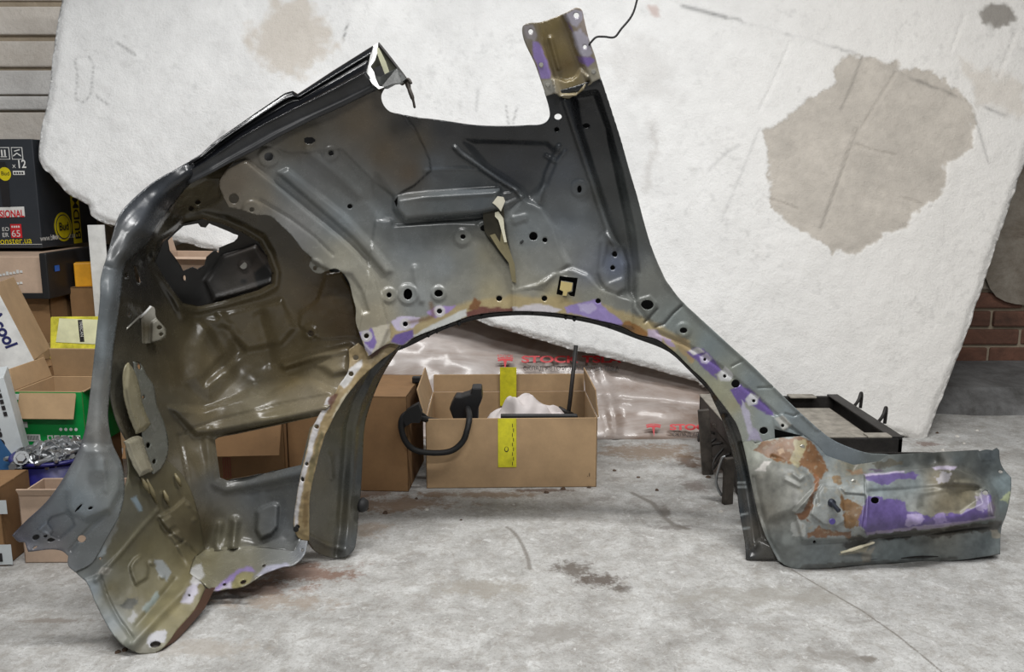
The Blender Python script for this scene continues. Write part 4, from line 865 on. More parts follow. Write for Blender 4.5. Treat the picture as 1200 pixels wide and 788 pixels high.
# ---- wheel-arch flange, rear half
P8_out = [(352, 633), (347, 627), (344, 618), (345, 600), (348, 580), (352, 557), (360, 525), (365, 502), (371, 492), (377, 480), (383, 466), (392, 462), (397, 452), (408, 436), (409, 410), (420, 402), (432, 412), (455, 398), (470, 397), (467, 405), (441, 427), (420, 447), (401, 472), (389, 494), (381, 510), (372, 541), (364, 575), (362, 620), (362, 634)]
F8 = rbf([(352, 633, 1.79), (345, 600, 1.795), (352, 557, 1.80), (365, 502, 1.815), (383, 466, 1.83), (408, 436, 1.855), (412, 410, 1.87), (432, 412, 1.88), (470, 398, 1.905), (362, 620, 1.79), (364, 575, 1.795), (381, 510, 1.812), (401, 472, 1.832), (420, 447, 1.858), (441, 427, 1.878), (467, 405, 1.905)])
def colour8(x, y):
    c = np.zeros((len(x), 3)) + s2l((158, 136, 92)); c = c * (0.75 + .5 * fbm(x, y, 12, 87))[:, None]
    for pl, col, wp in ([(383, 465), (391, 466), (387, 476), (379, 488), (374, 502), (368, 522), (362, 545), (357, 562), (352, 585), (349, 605), (350, 622), (345, 620), (345, 600), (348, 580), (353, 557), (361, 525), (366, 502), (377, 480)], (216, 213, 214), 1.5), ([(397, 450), (409, 432), (424, 422), (424, 430), (412, 446), (404, 456)], (214, 212, 210), 1.5), \
        ([(396, 462), (392, 470), (386, 482), (384, 470), (390, 460)], (110, 70, 52), 2), ([(398, 470), (410, 456), (412, 462), (392, 490), (388, 490)], (196, 186, 158), 3), ([(364, 540), (372, 520), (376, 505), (380, 508), (372, 535), (366, 570), (362, 560)], (120, 108, 70), 3), ([(356, 580), (361, 575), (361, 615), (355, 620)], (130, 106, 62), 3), ([(430, 412), (456, 398), (458, 403), (436, 420)], (122, 86, 74), 2):
        c = paint(c, x, y, pl, col, wp, 7, 1.0, 25, .95)
    return c
patch('arch_flange', P8_out, [circ(411.5, 438.5, 3, 2.8), circ(371, 500.5, 3, 2.6), circ(359.5, 544, 2.2, 2.2), circ(354.5, 562, 2, 2.8, -20), circ(417, 419.5, 3.4, 2.8), circ(348.5, 618, 2.6)], lambda x, y: F8(x, y) - 0.004 - (fbm(x, y, 14, 63) - .5) * .008, colour8, PMd, qp, 1.6, jag=1.5)
disc('weld_nut', 348.5, 618, 1.80, .009, .014, M['black_rubber'], qp, 12, .006)
# ---- wheel-arch lips (outer skin turned in)
L_out = [(361, 634), (361, 617), (363, 573), (371, 537), (381, 505), (398, 468), (419, 443), (463, 405), (476, 400), (472, 404), (458, 424), (447, 443), (435, 472), (428, 497), (425, 540), (423, 575), (420, 607), (418, 630), (414, 646), (402, 654), (370, 647)]
FL = rbf([(361, 634, 1.795), (363, 573, 1.80), (371, 537, 1.81), (381, 505, 1.82), (398, 468, 1.84), (419, 443, 1.865), (463, 405, 1.91), (476, 400, 1.93), (447, 443, 1.975), (435, 472, 1.96), (428, 497, 1.95), (425, 540, 1.935), (423, 575, 1.915), (420, 607, 1.90), (418, 630, 1.875), (402, 654, 1.85), (414, 646, 1.86), (370, 647, 1.825), (395, 560, 1.88), (390, 610, 1.865), (410, 500, 1.91)])
def relL(x, y):
    a = [(462, 410), (440, 440), (424, 472), (416, 500), (412, 560), (408, 620), (404, 650)]
    return bead(x, y, a, 5, 0.012) - bead(x, y, [(q[0] - 10, q[1]) for q in a], 4, .008) + bead(x, y, [(362, 628), (385, 640), (405, 645)], 2.5, .005) + bead(x, y, [(386, 535), (388, 560)], 5, .006)
def colL(x, y):
    c = idw([(375, 560, (92, 86, 66)), (395, 600, (96, 92, 76)), (410, 560, (72, 74, 70)), (420, 560, (66, 70, 72)), (400, 500, (86, 84, 66)), (430, 450, (60, 62, 60)), (460, 412, (44, 44, 44)), (410, 640, (92, 96, 98)), (380, 640, (86, 80, 62)), (395, 480, (92, 86, 62))])(x, y)
    return c * (0.86 + .28 * fbm(x, y, 14, 88))[:, None]
patch('arch_lip', L_out, [], lambda x, y: FL(x, y) - relL(x, y), colL, PM, qp, 2.0)
cc = Vector(P(424, 592, 1.90)); qobj('rubber_plug', *tube([cc, cc + Vector((.004, -.002, 0)), cc + Vector((.012, -.004, 0)), cc + Vector((.013, -.004, 0))], [.018, .017, .013, .004], 14), M['black_rubber'], True)
for k, (a, b) in enumerate(((432, 455), (429, 470))): disc('sealant_dot', a - 6, b, 1.93, .006, .006, M['black_rubber'], qp, 10, .003)
R_out = [(826, 447), (832, 452), (842, 466), (854, 482), (864, 498), (870, 512), (875, 530), (879, 550), (884, 572), (890, 596), (897, 620), (906, 640), (914, 657), (893, 657.5), (874, 656), (873, 638), (868, 610), (865, 590), (862, 548), (855, 520), (845, 490), (834, 466)]
FR = rbf([(826, 447, 1.965), (842, 466, 1.945), (864, 498, 1.935), (875, 530, 1.925), (884, 572, 1.91), (890, 596, 1.885), (897, 620, 1.865), (914, 657, 1.835), (874, 656, 1.845), (873, 638, 1.87), (868, 610, 1.90), (865, 590, 1.92), (862, 548, 1.95), (855, 520, 1.965), (845, 490, 1.975), (834, 466, 1.975), (893, 657, 1.84)])
def relRr(x, y):
    return bead(x, y, [(850, 490), (862, 520), (872, 560), (878, 600), (884, 640)], 5, .012) - bead(x, y, [(868, 520), (878, 560), (886, 600), (893, 630)], 3, .008) + raised(x, y, [(878, 645), (890, 632), (904, 640), (910, 656), (876, 656)], .006, 4)
def colRr(x, y):
    c = idw([(850, 490, (36, 35, 34)), (865, 560, (40, 48, 52)), (868, 600, (46, 52, 58)), (880, 580, (84, 84, 82)), (885, 620, (100, 96, 88)), (895, 650, (82, 80, 74)), (870, 530, (70, 68, 62)), (878, 650, (60, 62, 64))])(x, y); c = c * (0.8 + .4 * fbm(x, y, 12, 89))[:, None]
    for l in ([(864, 566), (873, 566)], [(864, 571), (874, 571)], [(867, 604), (876, 602)], [(868, 620), (878, 619)]):
        m = np.exp(-(pdist(x, y, l) / 1.0) ** 2)[:, None] * .7; c = c * (1 - m) + m * s2l((190, 198, 200))
    return c
patch('arch_lip', R_out, [], lambda x, y: FR(x, y) - relRr(x, y), colRr, PM, qp, 1.8)
# folded skin edge along the arch crown, with drops of sealant
crown = [(472, 404), (485, 396.5), (507, 387.5), (533, 377.5), (547, 372.5), (565, 368.5), (600, 365.5), (640, 366.5), (673, 370.5), (703, 376.5), (727, 382.5), (747, 392.5), (770, 398.5), (787, 411), (810, 433), (827, 449)]
qobj('hem_edge', *tube(spline([P(a, b + .6, f1(a, b) + .006) for a, b in crown], 4), 0.0020, 6), M['steel_black'], True)
for a, b, s in ((538, 378, .006), (502, 392, .005), (512, 389, .003), (564, 371, .004), (624, 367, .004), (663, 371, .005), (673, 372.5, .006), (646, 367, .003), (524, 383, .003)):
    c0 = Vector(P(a, b, f1(a, b) + .004)); qobj('sealant_drop', *tube([c0 + Vector((0, 0, .003)), c0, c0 - Vector((0, 0, s)), c0 - Vector((0, 0, s * 1.5))], [.003, s * .8, s * .7, .001], 8), M['black_rubber'], True)

# ---- sill end
S_out = [(868, 508), (885, 520), (908, 514), (942, 511), (955, 520), (968, 534), (1000, 545), (1030, 541), (1042, 533), (1058, 532), (1100, 530), (1146, 527.5), (1148, 529), (1156, 527), (1163, 528), (1168, 525), (1171, 528), (1172, 540), (1175, 548), (1185, 560), (1185, 573), (1182, 592), (1178, 607), (1174, 617), (1172, 650), (1122, 657), (1040, 661), (982, 665), (932, 667),
         (920, 663), (912, 657), (903, 640), (893, 618), (885, 590), (880, 565), (874, 535)]
FS = rbf([(870, 512, 1.93), (908, 516, 1.918), (942, 513, 1.918), (965, 535, 1.91), (1000, 546, 1.915), (1042, 534, 1.94), (1170, 527, 1.98), (1100, 531, 1.96), (1100, 545, 1.945), (1000, 552, 1.905), (1060, 552, 1.90), (1160, 552, 1.93), (1015, 558, 1.865), (1110, 549, 1.868), (1130, 560, 1.868), (1165, 575, 1.885), (1182, 570, 1.915), (1060, 585, 1.835), (1120, 580, 1.85),
          (1012, 624, 1.80), (1080, 618, 1.805), (1165, 607, 1.835), (1012, 632, 1.835), (1080, 628, 1.842), (1160, 618, 1.868), (1174, 620, 1.89), (1000, 650, 1.805), (1120, 645, 1.84), (1170, 640, 1.855), (932, 665, 1.80), (1000, 664, 1.81), (1040, 660, 1.825), (1122, 656, 1.838), (1172, 650, 1.85), (890, 525, 1.92), (905, 560, 1.86), (930, 550, 1.845),
          (960, 590, 1.81), (930, 600, 1.80), (908, 600, 1.83), (890, 600, 1.875), (884, 575, 1.90), (920, 640, 1.80), (908, 645, 1.83), (950, 630, 1.79), (980, 570, 1.83), (985, 600, 1.81), (958, 545, 1.87), (990, 560, 1.86), (960, 650, 1.795)])
pur = [(1013, 556), (1060, 552), (1100, 547.5), (1118, 548), (1132, 555), (1150, 562), (1163, 577), (1167, 595), (1166, 606), (1140, 611), (1100, 617), (1060, 620), (1016, 625), (1010, 622), (1014, 590)]
def relS(x, y):
    z = (fbm(x, y, 40, 73) - .5) * .004 + raised(x, y, pur, 0.010, 3) + raised(x, y, [(960, 566), (985, 560), (1015, 554), (1060, 550), (1110, 545), (1122, 546), (1136, 552), (1158, 564), (1168, 580), (1170, 606), (1100, 622), (1010, 632), (940, 634), (930, 600)], .022, 6)
    z = z - bead(x, y, [(1020, 577), (1060, 575), (1110, 571), (1150, 573)], 4, .007)
    z = z + bead(x, y, [(1017, 580), (1015, 624)], 2, .004) - raised(x, y, [(1080, 580), (1110, 573), (1145, 572), (1148, 588), (1125, 602), (1095, 604), (1078, 595)], .010, 12)
    z = z + bead(x, y, [(1120, 566), (1142, 566), (1160, 580), (1164, 604)], 3, .005)
    dome = [(888, 560), (898, 546), (912, 541), (930, 545), (948, 556), (955, 572), (946, 592), (925, 602), (900, 610), (888, 590)]
    z = z + raised(x, y, dome, .016, 16) - bead(x, y, [(905, 536), (925, 543), (945, 553), (956, 570), (958, 590)], 3, .006)
    z = z + bead(x, y, [(920, 562), (928, 566), (936, 570)], 3, .004) + bead(x, y, [(930, 556), (938, 562), (942, 558)], 3, .004)
    z = z + raised(x, y, [(955, 585), (965, 570), (982, 572), (988, 590), (990, 612), (980, 618), (965, 615), (950, 603)], .006, 4)
    z = z + raised(x, y, [(985, 572), (1014, 566), (1014, 580), (990, 578)], .006, 4) + raised(x, y, [(1146, 531), (1160, 530), (1162, 540), (1150, 541)], .003, 3)
    z = z - bead(x, y, [(884, 560), (893, 600), (900, 630), (914, 655)], 3, .006)
    z = z - bead(x, y, [(1010, 630), (1060, 627), (1120, 621), (1170, 614)], 4, .010)
    return z
def colS(x, y):
    c = idw([(880, 520, (160, 164, 150)), (895, 560, (146, 146, 138)), (930, 580, (148, 148, 140)), (900, 600, (140, 138, 128)), (910, 640, (130, 136, 134)), (960, 650, (132, 142, 144)), (1050, 645, (124, 136, 138)), (1150, 635, (128, 138, 140)), (970, 600, (156, 160, 158)), (990, 570, (164, 170, 168)), (1000, 545, (124, 120, 100)), (1060, 540, (70, 74, 72)), (1090, 540, (66, 70, 70)), (1120, 538, (72, 80, 82)), (1160, 535, (84, 92, 96)), (1150, 550, (66, 70, 70)), (1168, 550, (80, 86, 86)), (1175, 565, (140, 156, 160)), (1175, 600, (120, 132, 134)), (960, 530, (130, 140, 144)), (1030, 570, (140, 152, 156)),  # dark top flange: black paint plus its concave shade in the colour
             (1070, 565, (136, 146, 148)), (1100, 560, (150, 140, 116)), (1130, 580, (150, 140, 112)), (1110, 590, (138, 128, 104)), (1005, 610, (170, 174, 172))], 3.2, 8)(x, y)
    c = c * (0.88 + .24 * fbm(x, y, 16, 90))[:, None]
    for pl, col, wp, am in (([(884, 528), (892, 520), (908, 515), (945, 513), (958, 524), (968, 545), (970, 552), (962, 562), (954, 556), (940, 546), (920, 542), (900, 537)], (128, 84, 36), 3, .95), ([(932, 518), (944, 514), (948, 520), (938, 540), (934, 548), (926, 540)], (176, 168, 128), 3, .8), ([(910, 528), (918, 524), (920, 530), (914, 534)], (184, 150, 112), 3, .9), ([(950, 550), (960, 560), (958, 575), (952, 580), (956, 568)], (150, 92, 40), 2, .9),
        ([(948, 584), (957, 578), (953, 594), (944, 608), (950, 612), (938, 608), (932, 604), (942, 598)], (116, 74, 38), 3, .95), ([(984, 578), (990, 584), (1006, 590), (1012, 598), (1006, 616), (996, 620), (988, 612), (990, 600), (986, 588)], (130, 92, 42), 4, .95), ([(946, 624), (960, 618), (975, 622), (998, 622), (996, 630), (970, 628), (948, 630)], (128, 84, 42), 4, .9), ([(975, 558), (985, 558), (990, 566), (982, 570), (976, 566)], (142, 108, 58), 3, .85), ([(990, 552), (1012, 549), (1014, 556), (1000, 556)], (150, 112, 76), 4, .7),
        ([(884, 552), (896, 541), (904, 541), (896, 552)], (216, 212, 206), 2, .95), ([(926, 616), (934, 606), (942, 614), (944, 628), (930, 630)], (190, 192, 188), 3, .8),
        ([(1008, 606), (1012, 592), (1018, 580), (1030, 582), (1062, 588), (1064, 600), (1080, 604), (1096, 605), (1112, 604), (1130, 600), (1146, 592), (1152, 580), (1158, 578), (1165, 594), (1164, 606), (1140, 611), (1100, 617), (1060, 620), (1016, 625), (1008, 615)], (100, 78, 150), 4, .95), ([(1014, 557), (1060, 554), (1078, 555), (1074, 560), (1052, 562), (1040, 568), (1028, 567), (1016, 562)], (100, 78, 146), 3, .92), ([(1064, 606), (1080, 604), (1082, 612), (1070, 618), (1062, 614)], (180, 164, 208), 4, .8), ([(1094, 606), (1106, 602), (1112, 612), (1098, 615)], (170, 150, 206), 4, .7),
        ([(1096, 560), (1104, 554), (1114, 556), (1110, 564), (1098, 565)], (206, 202, 212), 4, .7), ([(1146, 582), (1154, 574), (1158, 590), (1150, 602), (1144, 596)], (176, 164, 196), 5, .6), ([(1156, 592), (1166, 582), (1166, 604), (1158, 606)], (120, 112, 112), 3, .7), ([(1092, 548), (1110, 546), (1122, 548), (1118, 551), (1096, 551)], (208, 196, 224), 1, .8), ([(1012, 556), (1060, 552), (1060, 554), (1014, 558.5)], (202, 190, 218), 1, .8), ([(1016, 624), (1060, 619), (1140, 610), (1166, 605), (1166, 607.5), (1100, 619), (1016, 627)], (196, 176, 216), 1, .7),
        ([(990, 630), (1030, 626), (1100, 620), (1174, 610), (1172, 622), (1110, 628), (1050, 632), (1000, 636)], (66, 56, 44), 4, .75), ([(1016, 551), (1030, 549), (1038, 551), (1024, 554)], (82, 60, 100), 2, .8), ([(1020, 544), (1050, 538), (1060, 546), (1030, 549)], (80, 72, 54), 4, .7), ([(1172, 588), (1180, 578), (1186, 574), (1182, 590)], (190, 200, 150), 3, .8), ([(1010, 648), (1026, 640), (1020, 660), (1010, 662)], (176, 170, 156), 2, .9), ([(984, 650), (1010, 640), (1024, 634), (1014, 646), (1000, 648)], (206, 196, 166), 2, .8), ([(988, 640), (1000, 636), (1020, 634), (1000, 644)], (50, 44, 34), 3, .8), ([(1160, 622), (1170, 620), (1174, 630), (1164, 630)], (186, 178, 160), 2, .8), ([(940, 662), (1122, 653), (1122, 657), (982, 666), (935, 668)], (70, 64, 56), 2, .6)):  # long dark strip paints the recess shade along the undercut
        c = paint(c, x, y, pl, col, wp * 1.35, 7, 0.8, 35, am)
    c = c * (0.62 + 0.76 * fbm(x, y, 6, 97, 5))[:, None]
    sp = (sstep(.60, .70, fbm(x, y, 4, 98)) * inside(x, y, [(880, 512), (968, 512), (1010, 560), (1012, 630), (930, 632), (950, 590)]) * .45)[:, None]; c = c * (1 - sp) + sp * s2l((160, 150, 128))
    return c
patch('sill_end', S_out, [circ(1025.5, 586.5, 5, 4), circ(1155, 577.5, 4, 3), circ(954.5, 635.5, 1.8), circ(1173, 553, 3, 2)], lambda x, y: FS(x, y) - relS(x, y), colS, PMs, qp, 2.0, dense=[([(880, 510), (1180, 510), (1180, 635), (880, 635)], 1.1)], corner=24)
def fs(x, y): return float((FS(np.array([float(x)]), np.array([float(y)])) - relS(np.array([float(x)]), np.array([float(y)])))[0])
c0 = Vector(P(974, 589, fs(974, 589) + .002))
st = qobj('stud', *tube([c0, c0 + Vector((0, -.006, 0)), c0 + Vector((0, -.007, 0)), c0 + Vector((.006, -.03, -.008)), c0 + Vector((.0065, -.031, -.0085))], [.009, .009, .005, .005, .003], 12), M['gun'])
c0 = Vector(P(975, 611.5, fs(975, 611.5))); qobj('weld_spot', *tube([c0, c0 + Vector((0, -.002, 0))], [.0075, .006], 16), M['purple_stud'])
for a, b in ((1000, 565), (940, 524)):
    c0 = Vector(P(a, b, fs(a, b))); qobj('weld_spot', *tube([c0, c0 + Vector((0, -.002, 0))], [.006, .0045], 14), M['panel_metal'])
qobj('torn_strip', *tube(spline([P(985, 648, 1.79), P(1000, 644, 1.787), P(1012, 640, 1.785), P(1025, 636, 1.785)], 5), [.003] * 4 + [.0042] * 6 + [.003] * 5 + [.001], 6), simple('torn_pale_edge', (212, 204, 178), .5), True)
# hidden rear side of the sill box, so that it is a closed section
Vb = []
for a, b in ((915, 655), (1010, 660), (1170, 648)):
    q = Vector(P(a, b, fs(a, b))); Vb += [(q.x, q.y + .006, .012), (q.x + .01, 2.02, .012), (q.x + .01, 2.03, .20), (q.x + .01, 2.028, .20), (q.x + .01, 2.018, .010), (q.x, q.y + .006, .010)]
Fb = [(k * 6 + j, k * 6 + (j + 1) % 6, (k + 1) * 6 + (j + 1) % 6, (k + 1) * 6 + j) for k in range(2) for j in range(6)]
qobj('sill_outer', Vb, Fb, M['steel_black'])

# ---- torn flap in the middle
fl_in = [(567, 240), (577, 233), (590, 240), (592, 270), (596, 285), (600, 312), (590, 302), (580, 288), (568, 272), (566, 255)]
qobj('torn_pocket', *prism([P(a, b, f1(a, b) - .012) for a, b in fl_in][::-1], (0, .006, 0)), simple('olive_pocket', (46, 42, 28), .45))
qobj('torn_flap', *prism([P(a, b, f1(590, 240) - .034) for a, b in [(577, 238), (583, 230), (590, 231), (592, 236), (589, 243), (587, 248), (584, 244), (580, 240)]][::-1], (0, .003, 0)), simple('pale_flap', (186, 182, 166), .4))
qobj('torn_flap', *prism([P(a, b, f1(590, 260) - .026) for a, b in [(580, 249), (584, 248), (590, 256), (591, 268), (594, 284), (591, 284), (587, 268), (584, 258), (580, 254)]][::-1], (0, .003, 0)), simple('pale_edge', (206, 202, 180), .45, bump=.4))
qobj('torn_flap', *prism([P(a, b, f1(590, 290) - .018) for a, b in [(588, 262), (594, 284), (603, 310), (605, 332), (600, 330), (596, 308), (584, 292), (574, 276), (580, 274), (586, 284)]][::-1], (0, .003, 0)), simple('olive_flap', (118, 110, 82), .45))
c0 = Vector(P(610, 285, f1(610, 285) - .01)); qobj('clip', *tube([c0, c0 + Vector((.006, 0, .006))], [.003, .002], 6), M['black_plastic'])
# ---- small tab in the square window
qobj('window_tab', *prism([P(a, b, f1(663, 335) - .016) for a, b in [(657.5, 330), (671, 332), (669.5, 341), (665, 342.5), (664, 347), (659.5, 346.5), (660, 341.5), (656, 339.5)]][::-1], (0, .003, 0)), simple('tan_tab', (190, 172, 116), .5))

# ---- bracket and rails on the rear corner column
brk = [(166, 370), (178, 359), (181, 361), (183, 372), (190, 380), (195, 388), (194, 396), (186, 400), (172, 403), (166, 404)]
bY = 1.685
bo_ = patch('lamp_bracket', brk, [circ(187, 384, 3.2, 2.6), circ(189, 392, 2.6, 2.2)], lambda x, y: bY + .0016 * (x - 166) - raised(x, y, [(178, 378), (184, 374), (192, 382), (195, 392), (188, 400), (177, 402)], .012, 4) - bead(x, y, [(166, 372), (167, 402)], 2, .008), lambda x, y: idw([(188, 388, (150, 146, 130)), (172, 385, (84, 76, 56)), (181, 366, (176, 172, 160))], 3, 4)(x, y), PM, qp, 1.4)
qobj('bracket_edge', *tube([P(164, 372, 1.675), P(170, 367, 1.675), P(177, 359, 1.68)], .0022, 6), M['cut_metal'], True)
qobj('bracket_edge', *tube([P(138, 395, 1.60), P(150, 384, 1.625), P(165, 370, 1.665)], .002, 6), M['panel_metal'], True)
colu = [(157, 424), (166, 428), (172, 440), (180, 452), (184, 475), (192, 495), (197, 515), (196, 535), (188, 550), (180, 556), (172, 540), (166, 500), (160, 460)]
patch('column_plate', colu, [circ(174, 522, 2.6, 3.4, 20), circ(181, 541, 2.2, 3, 20), circ(168.5, 466, 1.6, 2.2), circ(163.5, 430, 2.2, 4.2, -15)], lambda x, y: F2(x, y) - .022 - (fbm(x, y, 12, 93) - .5) * .004, lambda x, y: (s2l((112, 114, 106)) * (.85 + .3 * fbm(x, y, 10, 94))[:, None]), PM, qp, 1.8)
for nm, pl, cl, dy in (('column_rail', [(148, 428), (151, 425), (158, 436), (164, 455), (168, 476), (177, 497), (170, 505), (160, 509), (150, 482), (145, 455)], (150, 142, 112), .034), ('column_rail', [(146, 517), (162, 511), (167, 513), (172, 530), (180, 552), (164, 559), (155, 542)], (154, 148, 126), .036)):
    patch(nm, pl, [], lambda x, y: F2(x, y) - dy + .010 * (1 - sstep(0, 5, sdist(x, y, pl))), lambda x, y: (s2l(cl) * (.85 + .3 * fbm(x, y, 14, 95))[:, None]), PM, qp, 1.6)
for a, b, c2, d2 in ((172, 562, 184, 590), (192, 575, 198, 592), (205, 555, 212, 570), (166, 560, 175, 578)):
    qobj('rib', *tube([P(a, b, f2(a, b) - .006), P((a + c2) / 2, (b + d2) / 2, f2((a + c2) / 2, (b + d2) / 2) - .012), P(c2, d2, f2(c2, d2) - .006)], [.002, .0045, .002], 8), simple('olive_rib', (126, 116, 86), .42), True)
# ---- cable tied to the bracket, hanging from above
cab = tag(obj('hanging_cable', *tube(spline([P(690, 53, 1.835), P(693, 49, 1.832), P(699, 43.5, 1.83), P(708, 43, 1.83), P(720, 43.5, 1.83), P(728, 34, 1.83), P(740, 19, 1.83), P(746, 2, 1.83), P(752, -30, 1.83), P(760, -120, 1.83), P(765, -300, 1.83)], 5), .0022, 8), M['black_rubber'], None, True), 'thin black cable hooked onto the top of the panel pillar', 'cable')
# ================================================================ cartons
def carton(name, label, cat, c, size, yaw=0.0, mat='card', inner=None, flaps=(), top=False, group=None, th=0.004):
    """open carton; c = centre of the base; flaps: (side, length, angle from straight up, outwards positive)"""
    wd, d, h = size; root = empty(name, c, label, cat, group); m = M[mat]
    def add(nm, V, rot=None):
        return bevel(obj(nm, xf(V, c, yaw), BOXF, m, root), .0012, 1)
    add('bottom', boxv(-wd / 2, wd / 2, -d / 2, d / 2, 0, th))
    add('side_panel', boxv(-wd / 2, wd / 2, -d / 2, -d / 2 + th, 0, h)); add('side_panel', boxv(-wd / 2, wd / 2, d / 2 - th, d / 2, 0, h))
    add('side_panel', boxv(-wd / 2, -wd / 2 + th, -d / 2, d / 2, 0, h)); add('side_panel', boxv(wd / 2 - th, wd / 2, -d / 2, d / 2, 0, h))
    if top:
        add('top_flap', boxv(-wd / 2, wd / 2, -d / 2, -0.001, h - th, h)); add('top_flap', boxv(-wd / 2, wd / 2, 0.001, d / 2, h - th, h))
    for fl__ in flaps:
        side, L, ang = fl__[:3]; ins = fl__[3] if len(fl__) > 3 else .003
        a = R(ang); ca, sa = math.cos(a), math.sin(a); w2 = wd / 2 - ins; d2 = d / 2 - ins
        if side in 'fb':
            s = -1 if side == 'f' else 1; y0 = s * d / 2
            V = [(-w2, y0, h), (w2, y0, h), (w2, y0 + s * sa * L, h + ca * L), (-w2, y0 + s * sa * L, h + ca * L)]
            nn = Vector((0, s * ca, -sa)) * th
        else:
            s = -1 if side == 'l' else 1; x0 = s * wd / 2
            V = [(x0, -d2, h), (x0, d2, h), (x0 + s * sa * L, d2 - .01, h + ca * L), (x0 + s * sa * L, -d2 + .01, h + ca * L)]
            nn = Vector((s * ca, 0, -sa)) * th
        V = V + [tuple(Vector(v) + nn) for v in V]
        bevel(obj('flap', xf(V, c, yaw), BOXF, m, root), .0012, 1)
    return root
def faceframe(c, size, yaw, side='f'):
    """origin (lower-left), x and y directions, width, height of a face"""
    wd, d, h = size; rz = Matrix.Rotation(yaw, 3, 'Z')
    if side == 'f': o, x = Vector((-wd / 2, -d / 2 - .0008, 0)), Vector((1, 0, 0)); L = wd
    else: o, x = Vector((wd / 2 + .0008, -d / 2, 0)), Vector((0, 1, 0)); L = d
    return Vector(c) + rz @ o, rz @ x, Vector((0, 0, 1)), L, h
# --- box full of parts under the arch
cB = (G(600, 572)[0] - .005, G(600, 572)[1] + .16, 0)
bw = .485
cb = carton('cardboard_box', 'open cardboard box with yellow tape, holding white cloth and black car parts', 'box', cB, (bw, .32, .205), R(1.5), 'card', flaps=[('b', .055, 4), ('l', .085, 14), ('r', .08, -6)])
o, xd, yd, L, h = faceframe(cB, (bw, .32, .205), R(1.5))
decal('tape', rectp(.42 * L, .062, .052, .143), o, xd, yd, M['yellow_tape'], cb)
decal('tape_print', ellp(.42 * L + .024, .115, .006, .008), o + Vector((0, -.0008, 0)), xd, yd, M['black_print'], cb)
decal('tape_print', ellp(.42 * L + .024, .116, .0042, .006), o + Vector((0, -.0014, 0)), xd, yd, M['yellow_tape'], cb)
for k in range(9): decal('tape_print', rectp(.42 * L + .040 + .003 * (k % 2), .068 + .014 * k, .0018, .010), o + Vector((0, -.0008, 0)), xd, yd, M['black_print'], cb)
ob = Vector(cB) + Vector((0, .155, 0))
decal('tape', rectp(-.045, .16, .052, .126), (ob.x + .012, ob.y - .006, 0), (1, 0, 0), (0, 0, 1), M['yellow_tape'], cb)
decal('tape', [(0, 0), (.05, -.02), (.06, .03), (.01, .05)], (cB[0] + bw / 2 + .0035, cB[1] - .05, .15), (0, 1, 0), (0, 0, 1), M['yellow_tape'], cb)
text('mark', '.1', o + xd * (L - .028) + Vector((0, 0, .032)), xd, yd, .016, M['black_print'], cb)
# white cloth: a draped lump
def lump(name, c, size, seed, mat, label, cat, n=26, flat=.5):
    rng = random.Random(seed); ph = [rng.uniform(0, 6.28) for _ in range(12)]; V = []; Fc = []
    for i in range(n + 1):
        th = math.pi * i / n
        for j in range(2 * n):
            ph_ = math.pi * j / n
            r_ = 1 + .10 * math.sin(3 * ph_ + ph[0] + 2 * th) + .08 * math.sin(5 * th + ph[1] + ph_ * 2) + .05 * math.sin(9 * ph_ + 4 * th + ph[2]) + .035 * math.sin(14 * th + 6 * ph_ + ph[3])
            z = math.cos(th) * r_; z = z if z > -flat else -flat
            V.append((c[0] + size[0] * r_ * math.sin(th) * math.cos(ph_), c[1] + size[1] * r_ * math.sin(th) * math.sin(ph_), c[2] + size[2] * z))
    for i in range(n):
        for j in range(2 * n): Fc.append((i * 2 * n + j, (i + 1) * 2 * n + j, (i + 1) * 2 * n + (j + 1) % (2 * n), i * 2 * n + (j + 1) % (2 * n)))
    o = obj(name, V, Fc, mat, None, True); tag(o, label, cat); return o
q = P(628, 478, cB[1] + .03)
# a crumpled cloth lying on a black tray
V = []; Fc = []; nx, ny = 44, 26
for i in range(nx):
    for j in range(ny):
        u, v = i / (nx - 1), j / (ny - 1); prof = np.interp(u, [0, .1, .22, .30, .45, .62, .8, 1], [.0, .045, .04, .092, .098, .075, .05, .01]); e = math.sin(math.pi * v) ** .5
        z = .135 + prof * e + .010 * math.sin(u * 21 + v * 5) * e + .006 * math.sin(u * 37 - v * 14) * e
        V.append((q[0] - .150 + .262 * u + .012 * math.sin(v * 9), cB[1] - .075 + .15 * v + .01 * math.sin(u * 12), z))
top = len(V); V += [(a, b, .128) for a, b, c in V]
for i in range(nx - 1):
    for j in range(ny - 1):
        k = i * ny + j; Fc.append((k, k + ny, k + ny + 1, k + 1)); Fc.append((top + k, top + k + 1, top + k + ny + 1, top + k + ny))
rim = [i * ny for i in range(nx)] + [(nx - 1) * ny + j for j in range(1, ny)] + [i * ny + ny - 1 for i in range(nx - 2, -1, -1)] + [j for j in range(ny - 2, 0, -1)]
for a, b in zip(rim, rim[1:] + rim[:1]): Fc.append((b, a, top + a, top + b))
tag(obj('white_cloth', V, Fc, M['cloth'], None, True), 'crumpled white cloth bundled in the open cardboard box', 'cloth')
# black moulding lying under the cloth
xs = [-.10, .17]
tr = empty('black_moulding', (q[0] + .03, cB[1] - .03, .006), 'flat black plastic moulding under the white cloth in the cardboard box', 'car part')
bevel(obj('body', xf(boxv(-.125, .125, -.075, .09, .0, .115), (q[0] + .0, cB[1] - .045, .006)), BOXF, M['black_plastic'], tr), .004)
bevel(obj('rim', xf(boxv(-.105, .115, -.085, -.06, .10, .198), (q[0] + .0, cB[1] - .045, .006)), BOXF, M['black_plastic'], tr), .002)
